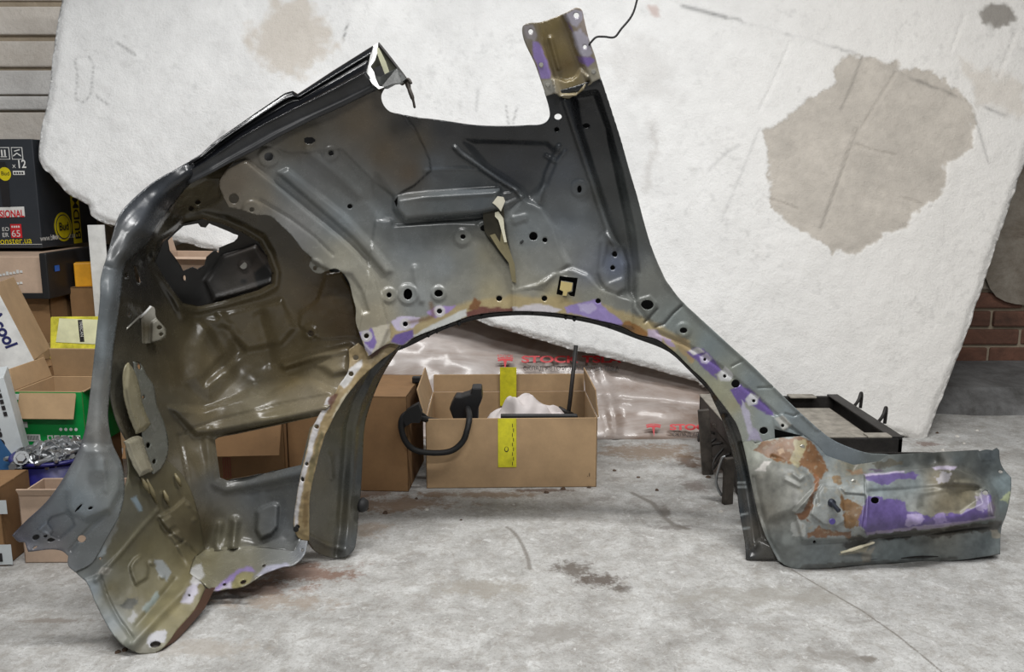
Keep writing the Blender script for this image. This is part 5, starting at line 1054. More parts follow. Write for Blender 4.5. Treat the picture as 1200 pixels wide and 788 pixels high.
# black connector block with a cable loop
qc = P(545, 470, cB[1] - .03)
cn = empty('wiring_connector', (qc[0], qc[1], .006), 'black wiring connector block with a thick cable looping over the box side', 'wiring')
Vc = [(-.043, 0, .0), (.035, 0, 0), (.04, 0, .20), (.052, 0, .23), (.05, 0, .262), (.022, 0, .262), (.018, 0, .245), (-.01, 0, .235), (-.026, 0, .236), (-.035, 0, .222), (-.045, 0, .20), (-.034, 0, .17)]
bevel(obj('block', *prism([(qc[0] + a, qc[1] - .03, .006 + c) for a, b, c in Vc], (0, .06, 0)), M['black_plastic'], cn), .004)
lp = [(525, 495, cB[1] - .10), (500, 492, cB[1] - .16), (478, 485, cB[1] - .20), (470, 496, cB[1] - .21), (474, 515, cB[1] - .21), (485, 527, cB[1] - .205), (505, 531, cB[1] - .20), (528, 529, cB[1] - .195), (542, 518, cB[1] - .19), (548, 502, cB[1] - .185), (550, 488, cB[1] - .155), (548, 478, cB[1] - .05)]
obj('cable', *tube(spline([P(*a) for a in lp], 7), .0085, 10), M['black_rubber'], cn, True)
obj('cable', *tube(spline([P(472, 500, cB[1] - .20), P(480, 488, cB[1] - .20), P(488, 482, cB[1] - .19), P(505, 495, cB[1] - .12)], 6), .007, 8), M['black_rubber'], cn, True)
Vk = [(470, 490), (476, 482), (482, 478), (490, 474), (494, 484), (492, 496), (482, 496), (476, 500)]
obj('sleeve', *prism([P(a, b, cB[1] - .215) for a, b in Vk][::-1], (0, .03, 0)), M['black_rubber'], cn)
# black rod standing in the box
rb = empty('black_rod', P(666, 494, cB[1] + .09), 'thin black metal rod standing upright in the cardboard box', 'rod')
obj('shaft', *tube([P(664, 500, cB[1] + .09), P(668, 470, cB[1] + .095), P(675, 405, cB[1] + .11)], .0065, 10), M['steel_black'], rb, True)
obj('foot', *tube([P(655, 478, cB[1] + .085), P(664, 484, cB[1] + .088), P(672, 486, cB[1] + .09)], [.006, .009, .005], 8), M['steel_black'], rb, True)
obj('tip', *tube([P(664, 500, cB[1] + .09), tuple(Vector(P(664, 500, cB[1] + .09)) * 1.0 + Vector((0, 0, -(P(664, 500, cB[1] + .09)[2] - .006))))], .0045, 8), M['steel_black'], rb)
# --- brown box behind the rear arch lip
g1 = G(482, 577); cL = (g1[0] - .17, g1[1] + .15, 0)
cl = carton('cardboard_box', 'tall closed brown cardboard box tucked behind the wheel arch of the panel', 'box', cL, (.34, .28, .275), R(-3), 'card_dark', top=True)
cr = P(488, 447, cL[1] + .02)
bevel(tag(obj('black_clip', xf(boxv(-.012, .012, -.01, .01, 0, .018), (cr[0], cr[1], .277)), BOXF, M['black_plastic']), 'small black plastic clip on the edge of the brown box', 'clip'), .003)
# --- boxes seen through the rectangular opening
cM = (-.85, 2.41, 0)
cm = carton('cardboard_box', 'cardboard box with a torn open flap and faded red printing', 'box', cM, (.42, .30, .235), R(4), 'card_dark', flaps=[('f', .12, 150), ('b', .10, 20), ('l', .1, 30)])
o, xd, yd, L, h = faceframe(cM, (.42, .30, .235), R(4))
M['red_faded'] = simple('faded_red_print', (150, 84, 66), .8, bump=0)
for k in range(9): decal('print_bar', rectp(.02 + .006 * k + (.20 if k > 4 else 0), .05, .003, .06), o, xd, yd, M['red_faded'], cm)
for k in range(4): decal('print_bar', rectp(.10 + .028 * k, .075, .02, .03), o, xd, yd, M['red_faded'], cm)
fo = o + Vector((0, -.052, .135))
decal('sticker', rectp(.14, .03, .045, .045), o + Vector((0, -.045, .13)), xd, (Vector((0, -.5, -.86)) * -1), M['card_pale'], cm)
# tub of fasteners inside, seen through the opening
# --- tall box behind the lamp opening
cT = (-1.01, 2.80, 0)
carton('cardboard_box', 'tall pale cardboard box with open flaps under the corner of the concrete slab', 'box', cT, (.32, .24, .630), R(-8), 'card_pale', flaps=[('f', .03, 95), ('l', .06, 10), ('r', .10, 75)])
# ================================================================ left hand pile
# front floor carton that carries the tub
g2 = G(28, 661)
cF = (g2[0] + .125, g2[1] + .06, 0)
cf = carton('cardboard_box', 'narrow pale cardboard box on the floor in front of the blue tub', 'box', cF, (.25, .11, .165), R(1), 'card_pale', flaps=[('f', .02, 30)])
g3 = G(0, 667)
cE = (g3[0] - .072, g3[1] + .075, 0)
ce = carton('cardboard_box', 'taped brown carton on the floor with torn white labels at its corner', 'box', cE, (.155, .13, .185), R(3), 'card_dark', top=True)
o, xd, yd, L, h = faceframe(cE, (.155, .13, .185), R(3))
decal('sticker', rectp(.06, .004, .108, .048), o, xd, yd, M['boxwhite'], ce); decal('sticker', rectp(.05, .125, .118, .032), o, xd, yd, M['boxwhite'], ce)
for k in range(5): decal('print_bar', rectp(.07 + .017 * k, .012 + .006 * (k % 2), .009, .02), o + Vector((0, -.0012, 0)), xd, yd, M['green_print'] if k % 2 else M['black_print'], ce)
# blue tub
tc = (P(68, 560, 2.06)[0], 2.06, .0)
tb = empty('blue_tub', tc, 'round dark blue plastic tub full of bolts behind the narrow pale box', 'tub')
def lathe(prof, c, n=36):
    V = [(c[0] + r_ * math.cos(2 * math.pi * k / n), c[1] + r_ * math.sin(2 * math.pi * k / n), c[2] + z) for r_, z in prof for k in range(n)]
    Fc = [(i * n + k, i * n + (k + 1) % n, (i + 1) * n + (k + 1) % n, (i + 1) * n + k) for i in range(len(prof) - 1) for k in range(n)]
    return V, Fc
obj('bowl', *lathe([(.001, 0), (.075, 0), (.085, .02), (.098, .185), (.094, .185), (.081, .022), (.072, .006), (.001, .006)], tc), M['blue_plastic'], tb, True)
obj('rim', *lathe([(.092, .183), (.102, .183), (.104, .188), (.102, .192), (.093, .192), (.092, .183)], tc), M['blue_plastic'], tb, True)
obj('fill', *lathe([(.001, .168), (.05, .166), (.090, .150), (.088, .12), (.001, .12)], tc), M['gun'], tb, True)
# bolts
hv, hf = [], []
def hexbolt():
    parts = []
    n = 6; a = [(.0085 * math.cos(R(60 * k)), .0085 * math.sin(R(60 * k))) for k in range(6)]
    parts.append(([(x, y, 0) for x, y in a] + [(x, y, .007) for x, y in a] + [(x * .85, y * .85, .009) for x, y in a], [tuple(range(6))[::-1]] + [(k, (k + 1) % 6, 6 + (k + 1) % 6, 6 + k) for k in range(6)] + [(6 + k, 6 + (k + 1) % 6, 12 + (k + 1) % 6, 12 + k) for k in range(6)] + [tuple(range(12, 18))]))
    parts.append(tube([(0, 0, 0), (0, 0, -.0025)], .0125, 14)); parts.append(tube([(0, 0, -.002), (0, 0, -.030), (0, 0, -.034)], [.0050, .0050, .003], 10))
    return merge(parts)
bv, bf = hexbolt(); bme = bpy.data.meshes.new('bolt'); bme.from_pydata(bv, [], bf); bme.materials.append(M['zinc']); bme.update()
rg = random.Random(4)
for k in range(62):
    a = rg.uniform(0, 6.283); rr = .076 * math.sqrt(rg.random()); o = bpy.data.objects.new('bolt', bme); COL.objects.link(o)
    o.location = (tc[0] + rr * math.cos(a), tc[1] + rr * math.sin(a), tc[2] + .196 - rr * .12 + rg.uniform(-.004, .014)); o.rotation_euler = (rg.uniform(-1.7, 1.7), rg.uniform(-1.7, 1.7), rg.uniform(0, 6.3)); s = rg.uniform(1.0, 1.5); o.scale = (s, s, s)
    tag(o, 'zinc-plated hex bolt in the heap filling the blue tub', 'bolt', 'bolts in the blue tub')
# two large bolts beside the tub rim
for (a, b, rx, rz) in ((25, 537, 1.2, .4), (18, 548, 1.25, -.2)):
    o = bpy.data.objects.new('bolt', bme); COL.objects.link(o); o.location = P(a, b, 1.955); o.rotation_euler = (rx, .2, rz); o.scale = (1.35, 1.35, 1.35)
    tag(o, 'large flanged bolt lying at the outer edge of the blue tub', 'bolt', 'large bolts beside the tub')
# support under the green box
cG = (P(62, 528, 2.24)[0], 2.34, 0); zs = P(62, 528, 2.24)[2]
carton('cardboard_box', 'low brown cardboard box that the green printed carton stands on', 'box', cG, (.19, .20, zs), R(1), 'card_dark', top=True)
# green carton
cg = (cG[0] + .004, 2.335, zs); gs = (.188, .19, .165)
gb = carton('green_carton', 'bright green printed carton with open cardboard flaps and white icons', 'box', cg, gs, R(-2), 'card', flaps=[('f', .075, 160, .016), ('l', .06, 12), ('b', .085, -10), ('r', .085, 60)])
o, xd, yd, L, h = faceframe(cg, gs, R(-2))
decal('print_panel', rectp(.0, .012, L, h - .013), o, xd, yd, M['green_print'], gb, .0006)
decal('print_band', rectp(.0, .0005, L, .0125), o, xd, yd, M['white_print'], gb, .0007)
o2 = o + Vector((0, -.001, 0))
for k in range(4): decal('white_label', rectp(.004 + .003 * k, .142 - .026 * k, .018, .016), o2, xd, yd, M['white_print'], gb)
decal('barcode_label', rectp(.018, .026, .045, .019), o2, xd, yd, M['white_print'], gb)
for k in range(12): decal('barcode_bar', rectp(.021 + .0033 * k, .029, .0015, .013), o2 + Vector((0, -.0009, 0)), xd, yd, M['black_print'], gb)
for k in range(5):
    decal('icon', rectp(.083 + .019 * k, .030, .015, .013), o2, xd, yd, M['white_print'], gb); decal('icon', ellp(.0905 + .019 * k, .0365, .0045, .0048, 12), o2 + Vector((0, -.0009, 0)), xd, yd, M['green_print'], gb)
for k in range(4): decal('icon', ellp(.122 + .014 * k, .060, .0045, .0045, 10), o2, xd, yd, M['white_print'], gb)
decal('gable', [(0, 0), (.19, 0), (.19, .165), (0, .165)], *(lambda t: (t[0], t[1], t[2]))(faceframe(cg, gs, R(-2), 'r')), M['green_print'], gb, .0006)
# white and blue carton on the far left
cX = (P(4, 560, 2.05)[0] - .040, 2.115, P(4, 560, 2.05)[2]); 
carton('cardboard_box', 'plain brown cardboard box under the pale lettered carton', 'box', (cX[0] - .06, 2.14, 0), (.17, .18, cX[2]), 0, 'card_dark', top=True)
xs_ = (.13, .15, .25)
tX = empty('lettered_carton', cX, 'grey white carton with dark vertical lettering and a blue corner, leaning sideways', 'box')
V = xf(boxv(-xs_[0] / 2, xs_[0] / 2, -xs_[1] / 2, xs_[1] / 2, 0, xs_[2]), cX, R(27), 0, R(-8))
V = [(a, b, max(c, cX[2] + .001)) for a, b, c in V]
bevel(obj('body', V, BOXF, M['boxwhite'], tX), .002)
fo, fx, fy = Vector(V[0]), (Vector(V[1]) - Vector(V[0])).normalized(), (Vector(V[4]) - Vector(V[0])).normalized(); fn = fx.cross(fy) * -1
fo2 = fo + fx.cross(fy) * .001
text('lettering', 'Lexson', fo2 + fx * .070 + fy * .19, -fy, fx, .050, M['black_print'], tX, bold=.0008)
for k in range(5): decal('small_print', rectp(.108, .215 - .016 * k, .008, .011), fo2, fx, fy, M['black_print'], tX)
decal('blue_corner', [(0, 0), (.118, 0), (.085, .10), (0, .13)], fo2, fx, fy, simple('blue_print', (52, 96, 140), .5), tX)
# second lettered box (white side with navy letters, brown side)
cA = (P(8, 436, 2.42)[0] + .012, 2.50, P(8, 436, 2.42)[2] - .0)
carton('cardboard_box', 'brown cardboard box under the white carton with navy letters', 'box', (cA[0] - .03, 2.51, 0), (.20, .20, cA[2]), 0, 'card_dark', top=True)
as_ = (.10, .20, .24); tA = empty('lettered_carton', cA, 'narrow carton with navy letters on its white side, tilted beside the yellow box', 'box')
V = xf(boxv(-as_[0] / 2, as_[0] / 2, -as_[1] / 2, as_[1] / 2, 0, as_[2]), cA, R(16), 0, R(-20)); zmin = min(v[2] for v in V); V = [(a, b, c - zmin + cA[2]) for a, b, c in V]
bevel(obj('body', V, BOXF, M['card'], tA), .002)
fo, fx, fy = Vector(V[0]), (Vector(V[1]) - Vector(V[0])).normalized(), (Vector(V[4]) - Vector(V[0])).normalized(); fo2 = fo + fx.cross(fy) * .0008
decal('white_side', rectp(0, 0, as_[0], as_[2]), fo2, fx, fy, M['white_print'], tA, .0006)
text('lettering', 'Acool', fo2 + fx.cross(fy) * .001 + fx * .050 + fy * .17, -fy, fx, .046, M['navy_print'], tA, bold=.0015)
# brown carton holding the yellow box
cY = (P(70, 425, 2.62)[0] + .0, 2.83, 0)
zy = P(70, 425, 2.62)[2]
cy_ = carton('cardboard_box', 'open brown cardboard box that holds the yellow packet, front flap folded out', 'box', cY, (.29, .28, zy - .03), R(3), 'card', flaps=[('b', .07, 4), ('l', .05, 20), ('r', .12, 8)])
yY = empty('yellow_packet', (cY[0], 2.74, .006), 'yellow and white printed packet with a black label in the brown box', 'packet')
V = xf(boxv(-.105, .105, 0, .05, 0, zy + .12), (cY[0] - .005, 2.715, .008), R(4), R(-13)); bevel(obj('body', V, BOXF, M['yellow_card'], yY), .004)
fo, fx, fy = Vector(V[0]), (Vector(V[1]) - Vector(V[0])).normalized(), (Vector(V[4]) - Vector(V[0])).normalized(); fo2 = fo + fx.cross(fy) * .001; hh = zy + .12
decal('white_panel', [(.02, hh - .085), (.17, hh - .095), (.16, hh - .012), (.03, hh - .006)], fo2, fx, fy, simple('pale_yellow', (232, 232, 190), .5, var=.1), yY)
decal('black_label', [(.090, hh - .012), (.104, hh - .012), (.112, hh - .085), (.098, hh - .085)], fo2 + fx.cross(fy) * .001, fx, fy, M['black_print'], yY)
text('lettering', 'TRISCAN', fo2 + fx.cross(fy) * .002 + fx * .0955 + fy * (hh - .016), (-fy + fx * .1), fx, .013, M['white_print'], yY)
# cardboard slab lying across
pv_ = [P(16, 371, 2.60), P(36, 378, 2.60), P(84, 368, 2.60), P(82, 349, 2.60), P(24, 358, 2.60), P(16, 360, 2.60)]
# --- flat black-sided box and the big black carton on top of it
zb0, zb1 = P(30, 352, 2.86)[2], P(30, 302, 2.86)[2]
cS = (-1.80, 3.08, 0)
carton('cardboard_box', 'large brown cardboard box at the bottom of the pile by the wall', 'box', (-1.86, 3.16, 0), (.52, .46, zb0), 0, 'card_dark', top=True)
cK = (P(60, 350, 2.92)[0] - .26, 3.12, zb0)
ck = empty('flat_carton', cK, 'flat carton with a tan front and a black plastic side under the big black box', 'box')
bevel(obj('body', boxv(cK[0] - .26, cK[0] + .25, 2.90, 3.36, zb0, zb1), BOXF, M['card_pale'], ck), .003)
bevel(obj('black_side', boxv(cK[0] + .25, cK[0] + .275, 2.885, 3.36, zb0, zb1 + .012), BOXF, M['black_plastic'], ck), .004)
bevel(obj('black_base', boxv(cK[0] - .26, cK[0] + .25, 2.892, 2.90, zb0, zb0 + .02), BOXF, M['black_plastic'], ck), .003)
for k in range(8): decal('small_print', rectp(.09 + .012 * k, .075 + .002 * k, .009, .008 + .004 * (k % 3 == 0)), (cK[0], 2.8985, zb0), (1, 0, 0), (0, 0, 1), M['white_print'], ck)
for k in range(11): decal('small_print', rectp(.05 + .012 * k, .033 + .0018 * k, .009, .007 + .005 * (k % 4 == 0)), (cK[0], 2.8985, zb0), (1, 0, 0), (0, 0, 1), M['white_print'], ck)
decal('blue_mark', rectp(.03, .09, .03, .02), (cK[0] + .2765, 2.90, zb0), (0, 1, 0), (0, 0, 1), simple('blue_mark', (40, 100, 190), .5), ck)
# the black carton (front edge seen at x=45, right side runs back along the slab)
zk0 = zb1 + .0125; xk1 = P(44, 230, 3.115)[0]; zk1 = P(44, 163, 3.115)[2]
cKb = ((xk1 - .21), 3.33, zk0)
kb = empty('black_carton', cKb, 'big black printed carton with yellow strip and round yellow badge on top of the pile', 'box')
bevel(obj('body', boxv(xk1 - .42, xk1, 3.115, 3.545, zk0, zk1), BOXF, M['boxblack'], kb), .003)
fy_ = 3.1140; zf = lambda py: P(30, py, 3.114)[2]; xf_ = lambda px_: P(px_, 230, 3.114)[0]
pxm = 3.114 / F * 1.02
for k in range(3):
    x0 = xf_(-12 + 15.3 * k); z0 = zf(187)
    decal('icon_frame', rectp(0, 0, .040, .043), (x0, fy_, z0), (1, 0, 0), (0, 0, 1), M['white_print'], kb); decal('icon_field', rectp(.0025, .0025, .035, .038), (x0, fy_ - .0009, z0), (1, 0, 0), (0, 0, 1), M['boxblack'], kb)
    if k == 1:
        for dx in (.011, .022): decal('icon', rectp(dx, .012, .005, .022), (x0, fy_ - .0018, z0), (1, 0, 0), (0, 0, 1), M['white_print'], kb)
        decal('icon', rectp(.008, .008, .022, .003), (x0, fy_ - .0018, z0), (1, 0, 0), (0, 0, 1), M['white_print'], kb)
    else:
        decal('icon', [(.006, .014), (.020, .024), (.034, .014), (.034, .010), (.020, .020), (.006, .010)], (x0, fy_ - .0018, z0), (1, 0, 0), (0, 0, 1), M['white_print'], kb); decal('icon', [(.010, .030), (.030, .036), (.032, .033), (.012, .027)], (x0, fy_ - .0018, z0), (1, 0, 0), (0, 0, 1), M['white_print'], kb)
def kt(s, px_, py, size, mat, stretch=1, bold=0.0): return text('lettering', s, (xf_(px_), fy_ - .0006, zf(py)), (1, 0, .03), (0, 0, 1), size, mat, kb, stretch=stretch, bold=bold)
kt('x', 18, 197, .026, M['white_print']); kt('12', 23.5, 197, .040, M['white_print'], .85, .0008)
decal('white_label', rectp(0, 0, .042, .014), (xf_(18), fy_, zf(205)), (1, 0, 0), (0, 0, 1), M['white_print'], kb)
for k in range(4): decal('small_print', rectp(.004 + .009 * k, .003, .006, .007), (xf_(18), fy_ - .001, zf(205)), (1, 0, 0), (0, 0, 1), M['black_print'], kb)
decal('bottle', [(-.014, -.115), (.014, -.115), (.017, .02), (.010, .045), (-.010, .045), (-.017, .02)], (xf_(6.5), fy_, zf(205)), (1, 0, 0), (0, 0, 1), M['black_print'], kb)
decal('badge', ellp(0, 0, .022, .024), (xf_(8.5), fy_ - .0006, zf(204)), (1, 0, 0), (0, 0, 1), M['yellow_print'], kb)
text('lettering', 'Bud', (xf_(4), fy_ - .0016, zf(205.5)), (1, 0, 0), (0, 0, 1), .020, M['black_print'], kb)
decal('red_banner', rectp(0, 0, .20, .036), (xf_(27) - .20, fy_, zf(256)), (1, 0, .03), (0, 0, 1), M['white_print'], kb)
text('lettering', 'PROFESSIONAL', (xf_(26.3), fy_ - .001, zf(254.3)), (1, 0, .03), (0, 0, 1), .036, M['red_print'], kb, align='RIGHT', stretch=.70, bold=.001)
kt('EO', -1.5, 271, .020, M['white_print']); kt('ER', -2, 278, .022, M['white_print'])
decal('red_square', rectp(0, 0, .040, .050), (xf_(8.5), fy_, zf(279)), (1, 0, 0), (0, 0, 1), M['red_print'], kb)
text('lettering', '65', (xf_(9.2), fy_ - .001, zf(277.5)), (1, 0, 0), (0, 0, 1), .034, M['white_print'], kb)
for k in range(4): decal('small_print', rectp(.005 + .008 * k, .037, .005, .007), (xf_(8.5), fy_ - .001, zf(279)), (1, 0, 0), (0, 0, 1), M['white_print'], kb)
kt('budmonster.ua', -28, 287, .034, M['yellow_print'], .9)
decal('hem', rectp(0, 0, .42, .0015), (xk1 - .42, fy_, zk0 + .014), (1, 0, 0), (0, 0, 1), M['white_print'], kb)
# its right hand side
sx_ = xk1 + .0008
def side(px_, py):   # pixel to point on the plane X = xk1
    Yq = None; a = (px_ - 600) / F; b = (394 - py) / F; t = sx_ / a; return Vector((sx_, t * (math.cos(PITCH) + b * math.sin(PITCH)), CH + t * (b * math.cos(PITCH) - math.sin(PITCH))))
s0 = side(74, 266); ry = (side(84, 266) - side(64, 266)).length / 2; rz_ = .055
decal('badge', ellp(0, 0, ry, rz_), s0, (0, 1, 0), (0, 0, 1), M['yellow_print'], kb)
decal('badge_field', ellp(0, 0, ry * .86, rz_ * .86), s0 + Vector((.001, 0, 0)), (0, 1, 0), (0, 0, 1), M['boxblack'], kb)
decal('badge', ellp(0, 0, ry * .78, rz_ * .78), s0 + Vector((.002, 0, 0)), (0, 1, 0), (0, 0, 1), M['yellow_print'], kb)
text('lettering', 'Bud', s0 + Vector((.004, -ry * .62, -.012)), (0, 1, 0), (0, 0, 1), .042, M['black_print'], kb, stretch=1.1, bold=.001)
b0 = side(90, 320); b0.z = zk0 + .012
decal('yellow_strip', [(0, -.01), (.062, -.01), (.062, zk1 - b0.z), (0, zk1 - b0.z)], b0, (0, 1, 0), (0, 0, 1), M['yellow_print'], kb)
text('lettering', 'BUDMONSTER', b0 + Vector((.001, .054, .004)), (0, 0, 1), (0, -1, 0), .062, M['black_print'], kb, stretch=.95, bold=.001)
text('lettering', 'www.budmonster.ua', side(47, 283) + Vector((.0006, 0, 0)), (0, 1, 0), (0, 0, 1), .03, M['white_print'], kb)
for k in range(8): decal('small_print', rectp(.013 * k, .0, .009, .010 + .004 * (k % 3 == 0)), side(62, 280), (0, 1, 0), (0, 0, 1), M['white_print'], kb)
# white sheet and orange packet wedged behind
wz = P(112, 330, 3.0)
bevel(tag(obj('white_sheet', xf(boxv(-.025, .03, 0, .008, 0, .715), (P(116, 300, 2.98)[0] - .01, 2.99, 0), R(10)), BOXF, M['white_print']), 'narrow white foam sheet standing beside the big black carton', 'sheet'), .001)
bevel(tag(obj('orange_packet', xf(boxv(-.04, .04, -.03, .03, 0, .085), (P(104, 335, 3.07)[0], 3.07, P(104, 335, 3.07)[2]), R(20)), BOXF, M['orange']), 'small orange packet standing beside the black carton', 'packet'), .003)
carton('cardboard_box', 'tall narrow brown carton under the orange packet', 'box', (P(104, 335, 3.07)[0], 3.07, 0), (.10, .09, P(104, 335, 3.07)[2]), 0, 'card_dark', top=True)
# ================================================================ right hand: black tray on a crate
X0, X1, Y0, Y1, ZT = .615, 1.065, 2.24, 2.72, .172
crt = empty('steel_crate', ((X0 + X1) / 2 - .04, (Y0 + Y1) / 2, 0), 'low dark metal crate under the dirty black tray', 'crate')
for (a, b) in ((X0 + .03, Y0 + .03), (X1 - .14, Y0 + .03), (X0 + .03, Y1 - .05), (X1 - .14, Y1 - .05)): bevel(obj('leg', boxv(a - .018, a + .018, b - .018, b + .018, 0, .112), BOXF, M['steel_black'], crt), .003)
bevel(obj('side_plate', boxv(X0 + .014, X0 + .02, Y0 + .03, Y1 - .05, .01, .112), BOXF, M['steel_black'], crt), .002)
bevel(obj('front_plate', boxv(X0 + .03, X1 - .14, Y0 + .014, Y0 + .02, .01, .112), BOXF, M['steel_black'], crt), .002)
bevel(obj('deck', boxv(X0 + .014, X1 - .12, Y0 + .014, Y1 - .03, .112, .118), BOXF, M['steel_black'], crt), .002)
for k, (yy, z0) in enumerate(((2.60, .075), (2.50, .06), (2.40, .05))):
    obj('wire_loop', *tube(spline([(X0 + .014, yy - .04, .09), (X0 - .014, yy - .03, z0 + .02), (X0 - .024, yy, z0 - .02), (X0 - .014, yy + .03, z0), (X0 + .014, yy + .04, .08)], 6), .004, 8), M['steel_black'], crt, True)
tray = empty('black_tray', ((X0 + X1) / 2, (Y0 + Y1) / 2, .1185), 'dirty black metal tray with notched rim and two wire hooks behind the sill', 'tray')
zt0 = .1185
bevel(obj('floor_plate', boxv(X0, X1, Y0, Y1, zt0, zt0 + .008), BOXF, M['steel_dirty'], tray), .002)
bevel(obj('side_wall', boxv(X0, X1, Y0, Y0 + .014, zt0, ZT), BOXF, M['steel_black'], tray), .003)
bevel(obj('side_wall', boxv(X0, X1, Y1 - .014, Y1, zt0, ZT), BOXF, M['steel_black'], tray), .003)
bevel(obj('side_wall', boxv(X0, X0 + .014, Y0, Y1, zt0, ZT), BOXF, M['steel_black'], tray), .003)
bevel(obj('side_wall', boxv(X1 - .014, X1, Y0, Y1, zt0, ZT), BOXF, M['steel_black'], tray), .003)
dust = simple('dusty_steel', (150, 144, 134), .7, var=.2, scale=30)
for (a, b, c, d) in ((X0, X1 - .13, Y0 - .001, Y0 + .036), (X1 - .095, X1 - .03, Y0 - .001, Y0 + .036), (X0, X1 - .20, Y1 - .04, Y1), (X1 - .165, X1 - .08, Y1 - .04, Y1)):
    bevel(obj('rim_plate', boxv(a, b, c, d, ZT, ZT + .006), BOXF, dust, tray), .002)
bevel(obj('rim_plate', boxv(X1 - .034, X1 + .002, Y0, Y1, ZT, ZT + .005), BOXF, M['steel_black'], tray), .002)
bevel(obj('rim_plate', boxv(X0 - .002, X0 + .03, Y0, Y1, ZT, ZT + .005), BOXF, dust, tray), .002)
bevel(obj('inner_plate', boxv(X1 - .24, X1 - .045, Y0 + .05, Y1 - .06, zt0 + .009, zt0 + .028), BOXF, dust, tray), .002)
bevel(obj('inner_bar', boxv(X1 - .275, X1 - .25, Y0 + .02, Y1 - .02, zt0 + .009, zt0 + .045), BOXF, M['steel_black'], tray), .002)
bevel(obj('inner_plate', xf(boxv(-.07, .07, -.09, .09, 0, .012), (X1 - .36, Y0 + .2, zt0 + .009), R(20)), BOXF, M['steel_dirty'], tray), .002)
for yy in (2.62, 2.44):
    obj('wire_hook', *tube(spline([(X1, yy - .015, ZT - .02), (X1 + .02, yy - .02, ZT + .012), (X1 + .034, yy - .005, ZT + .034), (X1 + .044, yy + .012, ZT + .02), (X1 + .046, yy + .02, ZT - .02)], 6), .005, 8), M['steel_black'], tray, True)
# small black bar hanging off the tray corner
lv = empty('steel_bracket', (X0 - .05, 2.30, 0), 'upright dirty steel bracket standing at the crate corner behind the arch', 'bracket')
bevel(obj('plate', xf(boxv(-.015, .012, -.008, .008, 0, .13), (X0 - .03, 2.20, 0), R(15)), BOXF, M['steel_dirty'], lv), .002)
bevel(obj('bar', xf(boxv(-.016, .016, -.008, .008, 0, .20), (X0 - .03, 2.44, .0), 0, 0, R(-6)), BOXF, M['steel_dirty'], lv), .002)
obj('ring', *tube(spline([(X0 - .045, 2.21, .02), (X0 - .062, 2.21, .06), (X0 - .05, 2.21, .12), (X0 - .04, 2.21, .13)], 6), .004, 8), M['zinc'], lv, True)
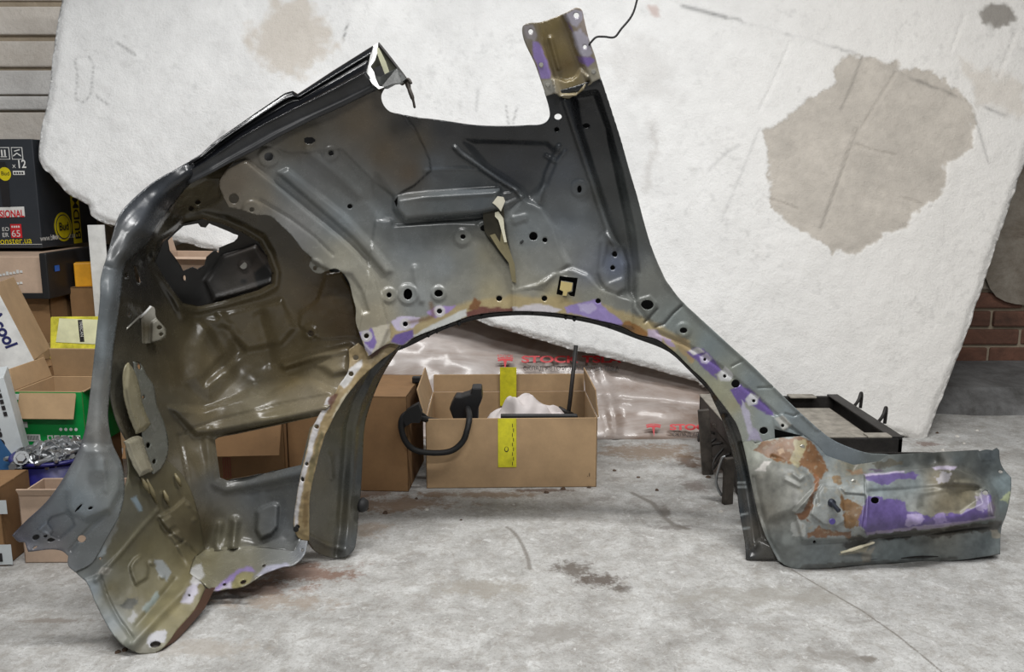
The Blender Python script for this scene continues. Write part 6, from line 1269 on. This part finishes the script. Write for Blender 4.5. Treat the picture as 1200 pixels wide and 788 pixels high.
# ================================================================ crumbs on the floor
rg = random.Random(11)
crm = simple('crumb', (84, 66, 52), .8); crw = simple('pale_crumb', (206, 202, 194), .8)
spots = [(430, 597, .006, 0), (452, 602, .008, 0), (488, 585, .005, 0), (640, 578, .008, 0), (660, 574, .009, 0), (720, 552, .006, 0), (748, 560, .006, 0), (690, 572, .006, 0), (500, 598, .006, 1), (1060, 545, .006, 1), (1085, 540, .005, 1), (1105, 528, .006, 1), (1130, 520, .005, 1), (1122, 512, .007, 1), (1145, 505, .006, 1),
         (147, 762, .007, 0), (138, 765, .006, 0), (1150, 596, .004, 0), (930, 662, .005, 0), (1098, 508, .006, 0), (540, 610, .004, 0), (602, 592, .004, 1), (770, 575, .006, 0), (830, 560, .008, 0), (845, 600, .006, 1)]
for px_, py, s, k in spots:
    g = G(px_, py); n_ = 7; V = []; 
    for i in range(n_): V.append((g[0] + s * rg.uniform(.7, 1.3) * math.cos(6.283 * i / n_), g[1] + s * rg.uniform(.7, 1.3) * math.sin(6.283 * i / n_), .0002))
    V += [(g[0] + (a - g[0]) * .6, g[1] + (b - g[1]) * .6, s * rg.uniform(.4, .8)) for a, b, c in V]
    Fc = [tuple(range(n_))[::-1], tuple(range(n_, 2 * n_))] + [(i, (i + 1) % n_, n_ + (i + 1) % n_, n_ + i) for i in range(n_)]
    tag(obj('crumb', V, Fc, crw if k else crm), 'pale chip of plaster lying on the concrete floor' if k else 'small dark crumb of dirt on the concrete floor', 'debris', 'pale chips on the floor' if k else 'dark crumbs on the floor')

# ================================================================ small pieces go under the part they belong to
def kids(root, nm): return [o for o in root.children if o.name.split('.')[0] == nm]
def under(root, names, part):
    ps = kids(root, part)
    if not ps: return
    for nm in names:
        for o in kids(root, nm):
            if o not in ps: o.parent = ps[0]
def mid(o): return sum((v.co for v in o.data.vertices), Vector()) / len(o.data.vertices) + ROOT[qp.name]
for o in kids(qp, 'weld_spot'): o.parent = kids(qp, 'pillar_bracket' if mid(o).z > .8 else 'sill_end')[0]
for o in kids(qp, 'torn_strip'): o.parent = kids(qp, 'sill_end' if mid(o).x > .3 else 'roof_rail')[0]
under(qp, ['window_tab', 'torn_flap', 'torn_pocket', 'clip', 'hem_edge', 'sealant_drop'], 'inner_panel')
under(qp, ['stud'], 'sill_end'); under(qp, ['cut_edge', 'rail_end', 'inner_sheet', 'rail_rim'], 'roof_rail')
under(qp, ['weld_nut'], 'arch_flange'); under(qp, ['rubber_plug', 'sealant_dot'], 'arch_lip'); under(qp, ['bracket_edge'], 'lamp_bracket'); under(qp, ['bolt'], 'lamp_bucket'); under(qp, ['return_flange'], 'bumper_plate')
kids(qp, 'sill_end')[0]['label'] = 'grey sill end with rust stains and a purple painted face'
kids(qp, 'pillar_bracket')[0]['label'] = 'olive pillar end with purple and lilac edges'
kids(qp, 'roof_rail')[0]['label'] = 'glossy black roof rail with a bright sawn end'
kids(qp, 'arch_flange')[0]['label'] = 'tan weld flange with bare white strips'
kids(qp, 'lamp_bucket')[0]['label'] = 'dark lamp housing behind the tail lamp opening'
under(cb, ['tape_print'], 'tape'); under(gb, ['barcode_bar'], 'barcode_label'); under(kb, ['badge_field'], 'badge'); under(kb, ['icon_field', 'icon'], 'icon_frame'); under(ce, ['print_bar'], 'sticker'); under(yY, ['lettering'], 'black_label'); under(tA, ['lettering'], 'white_side')
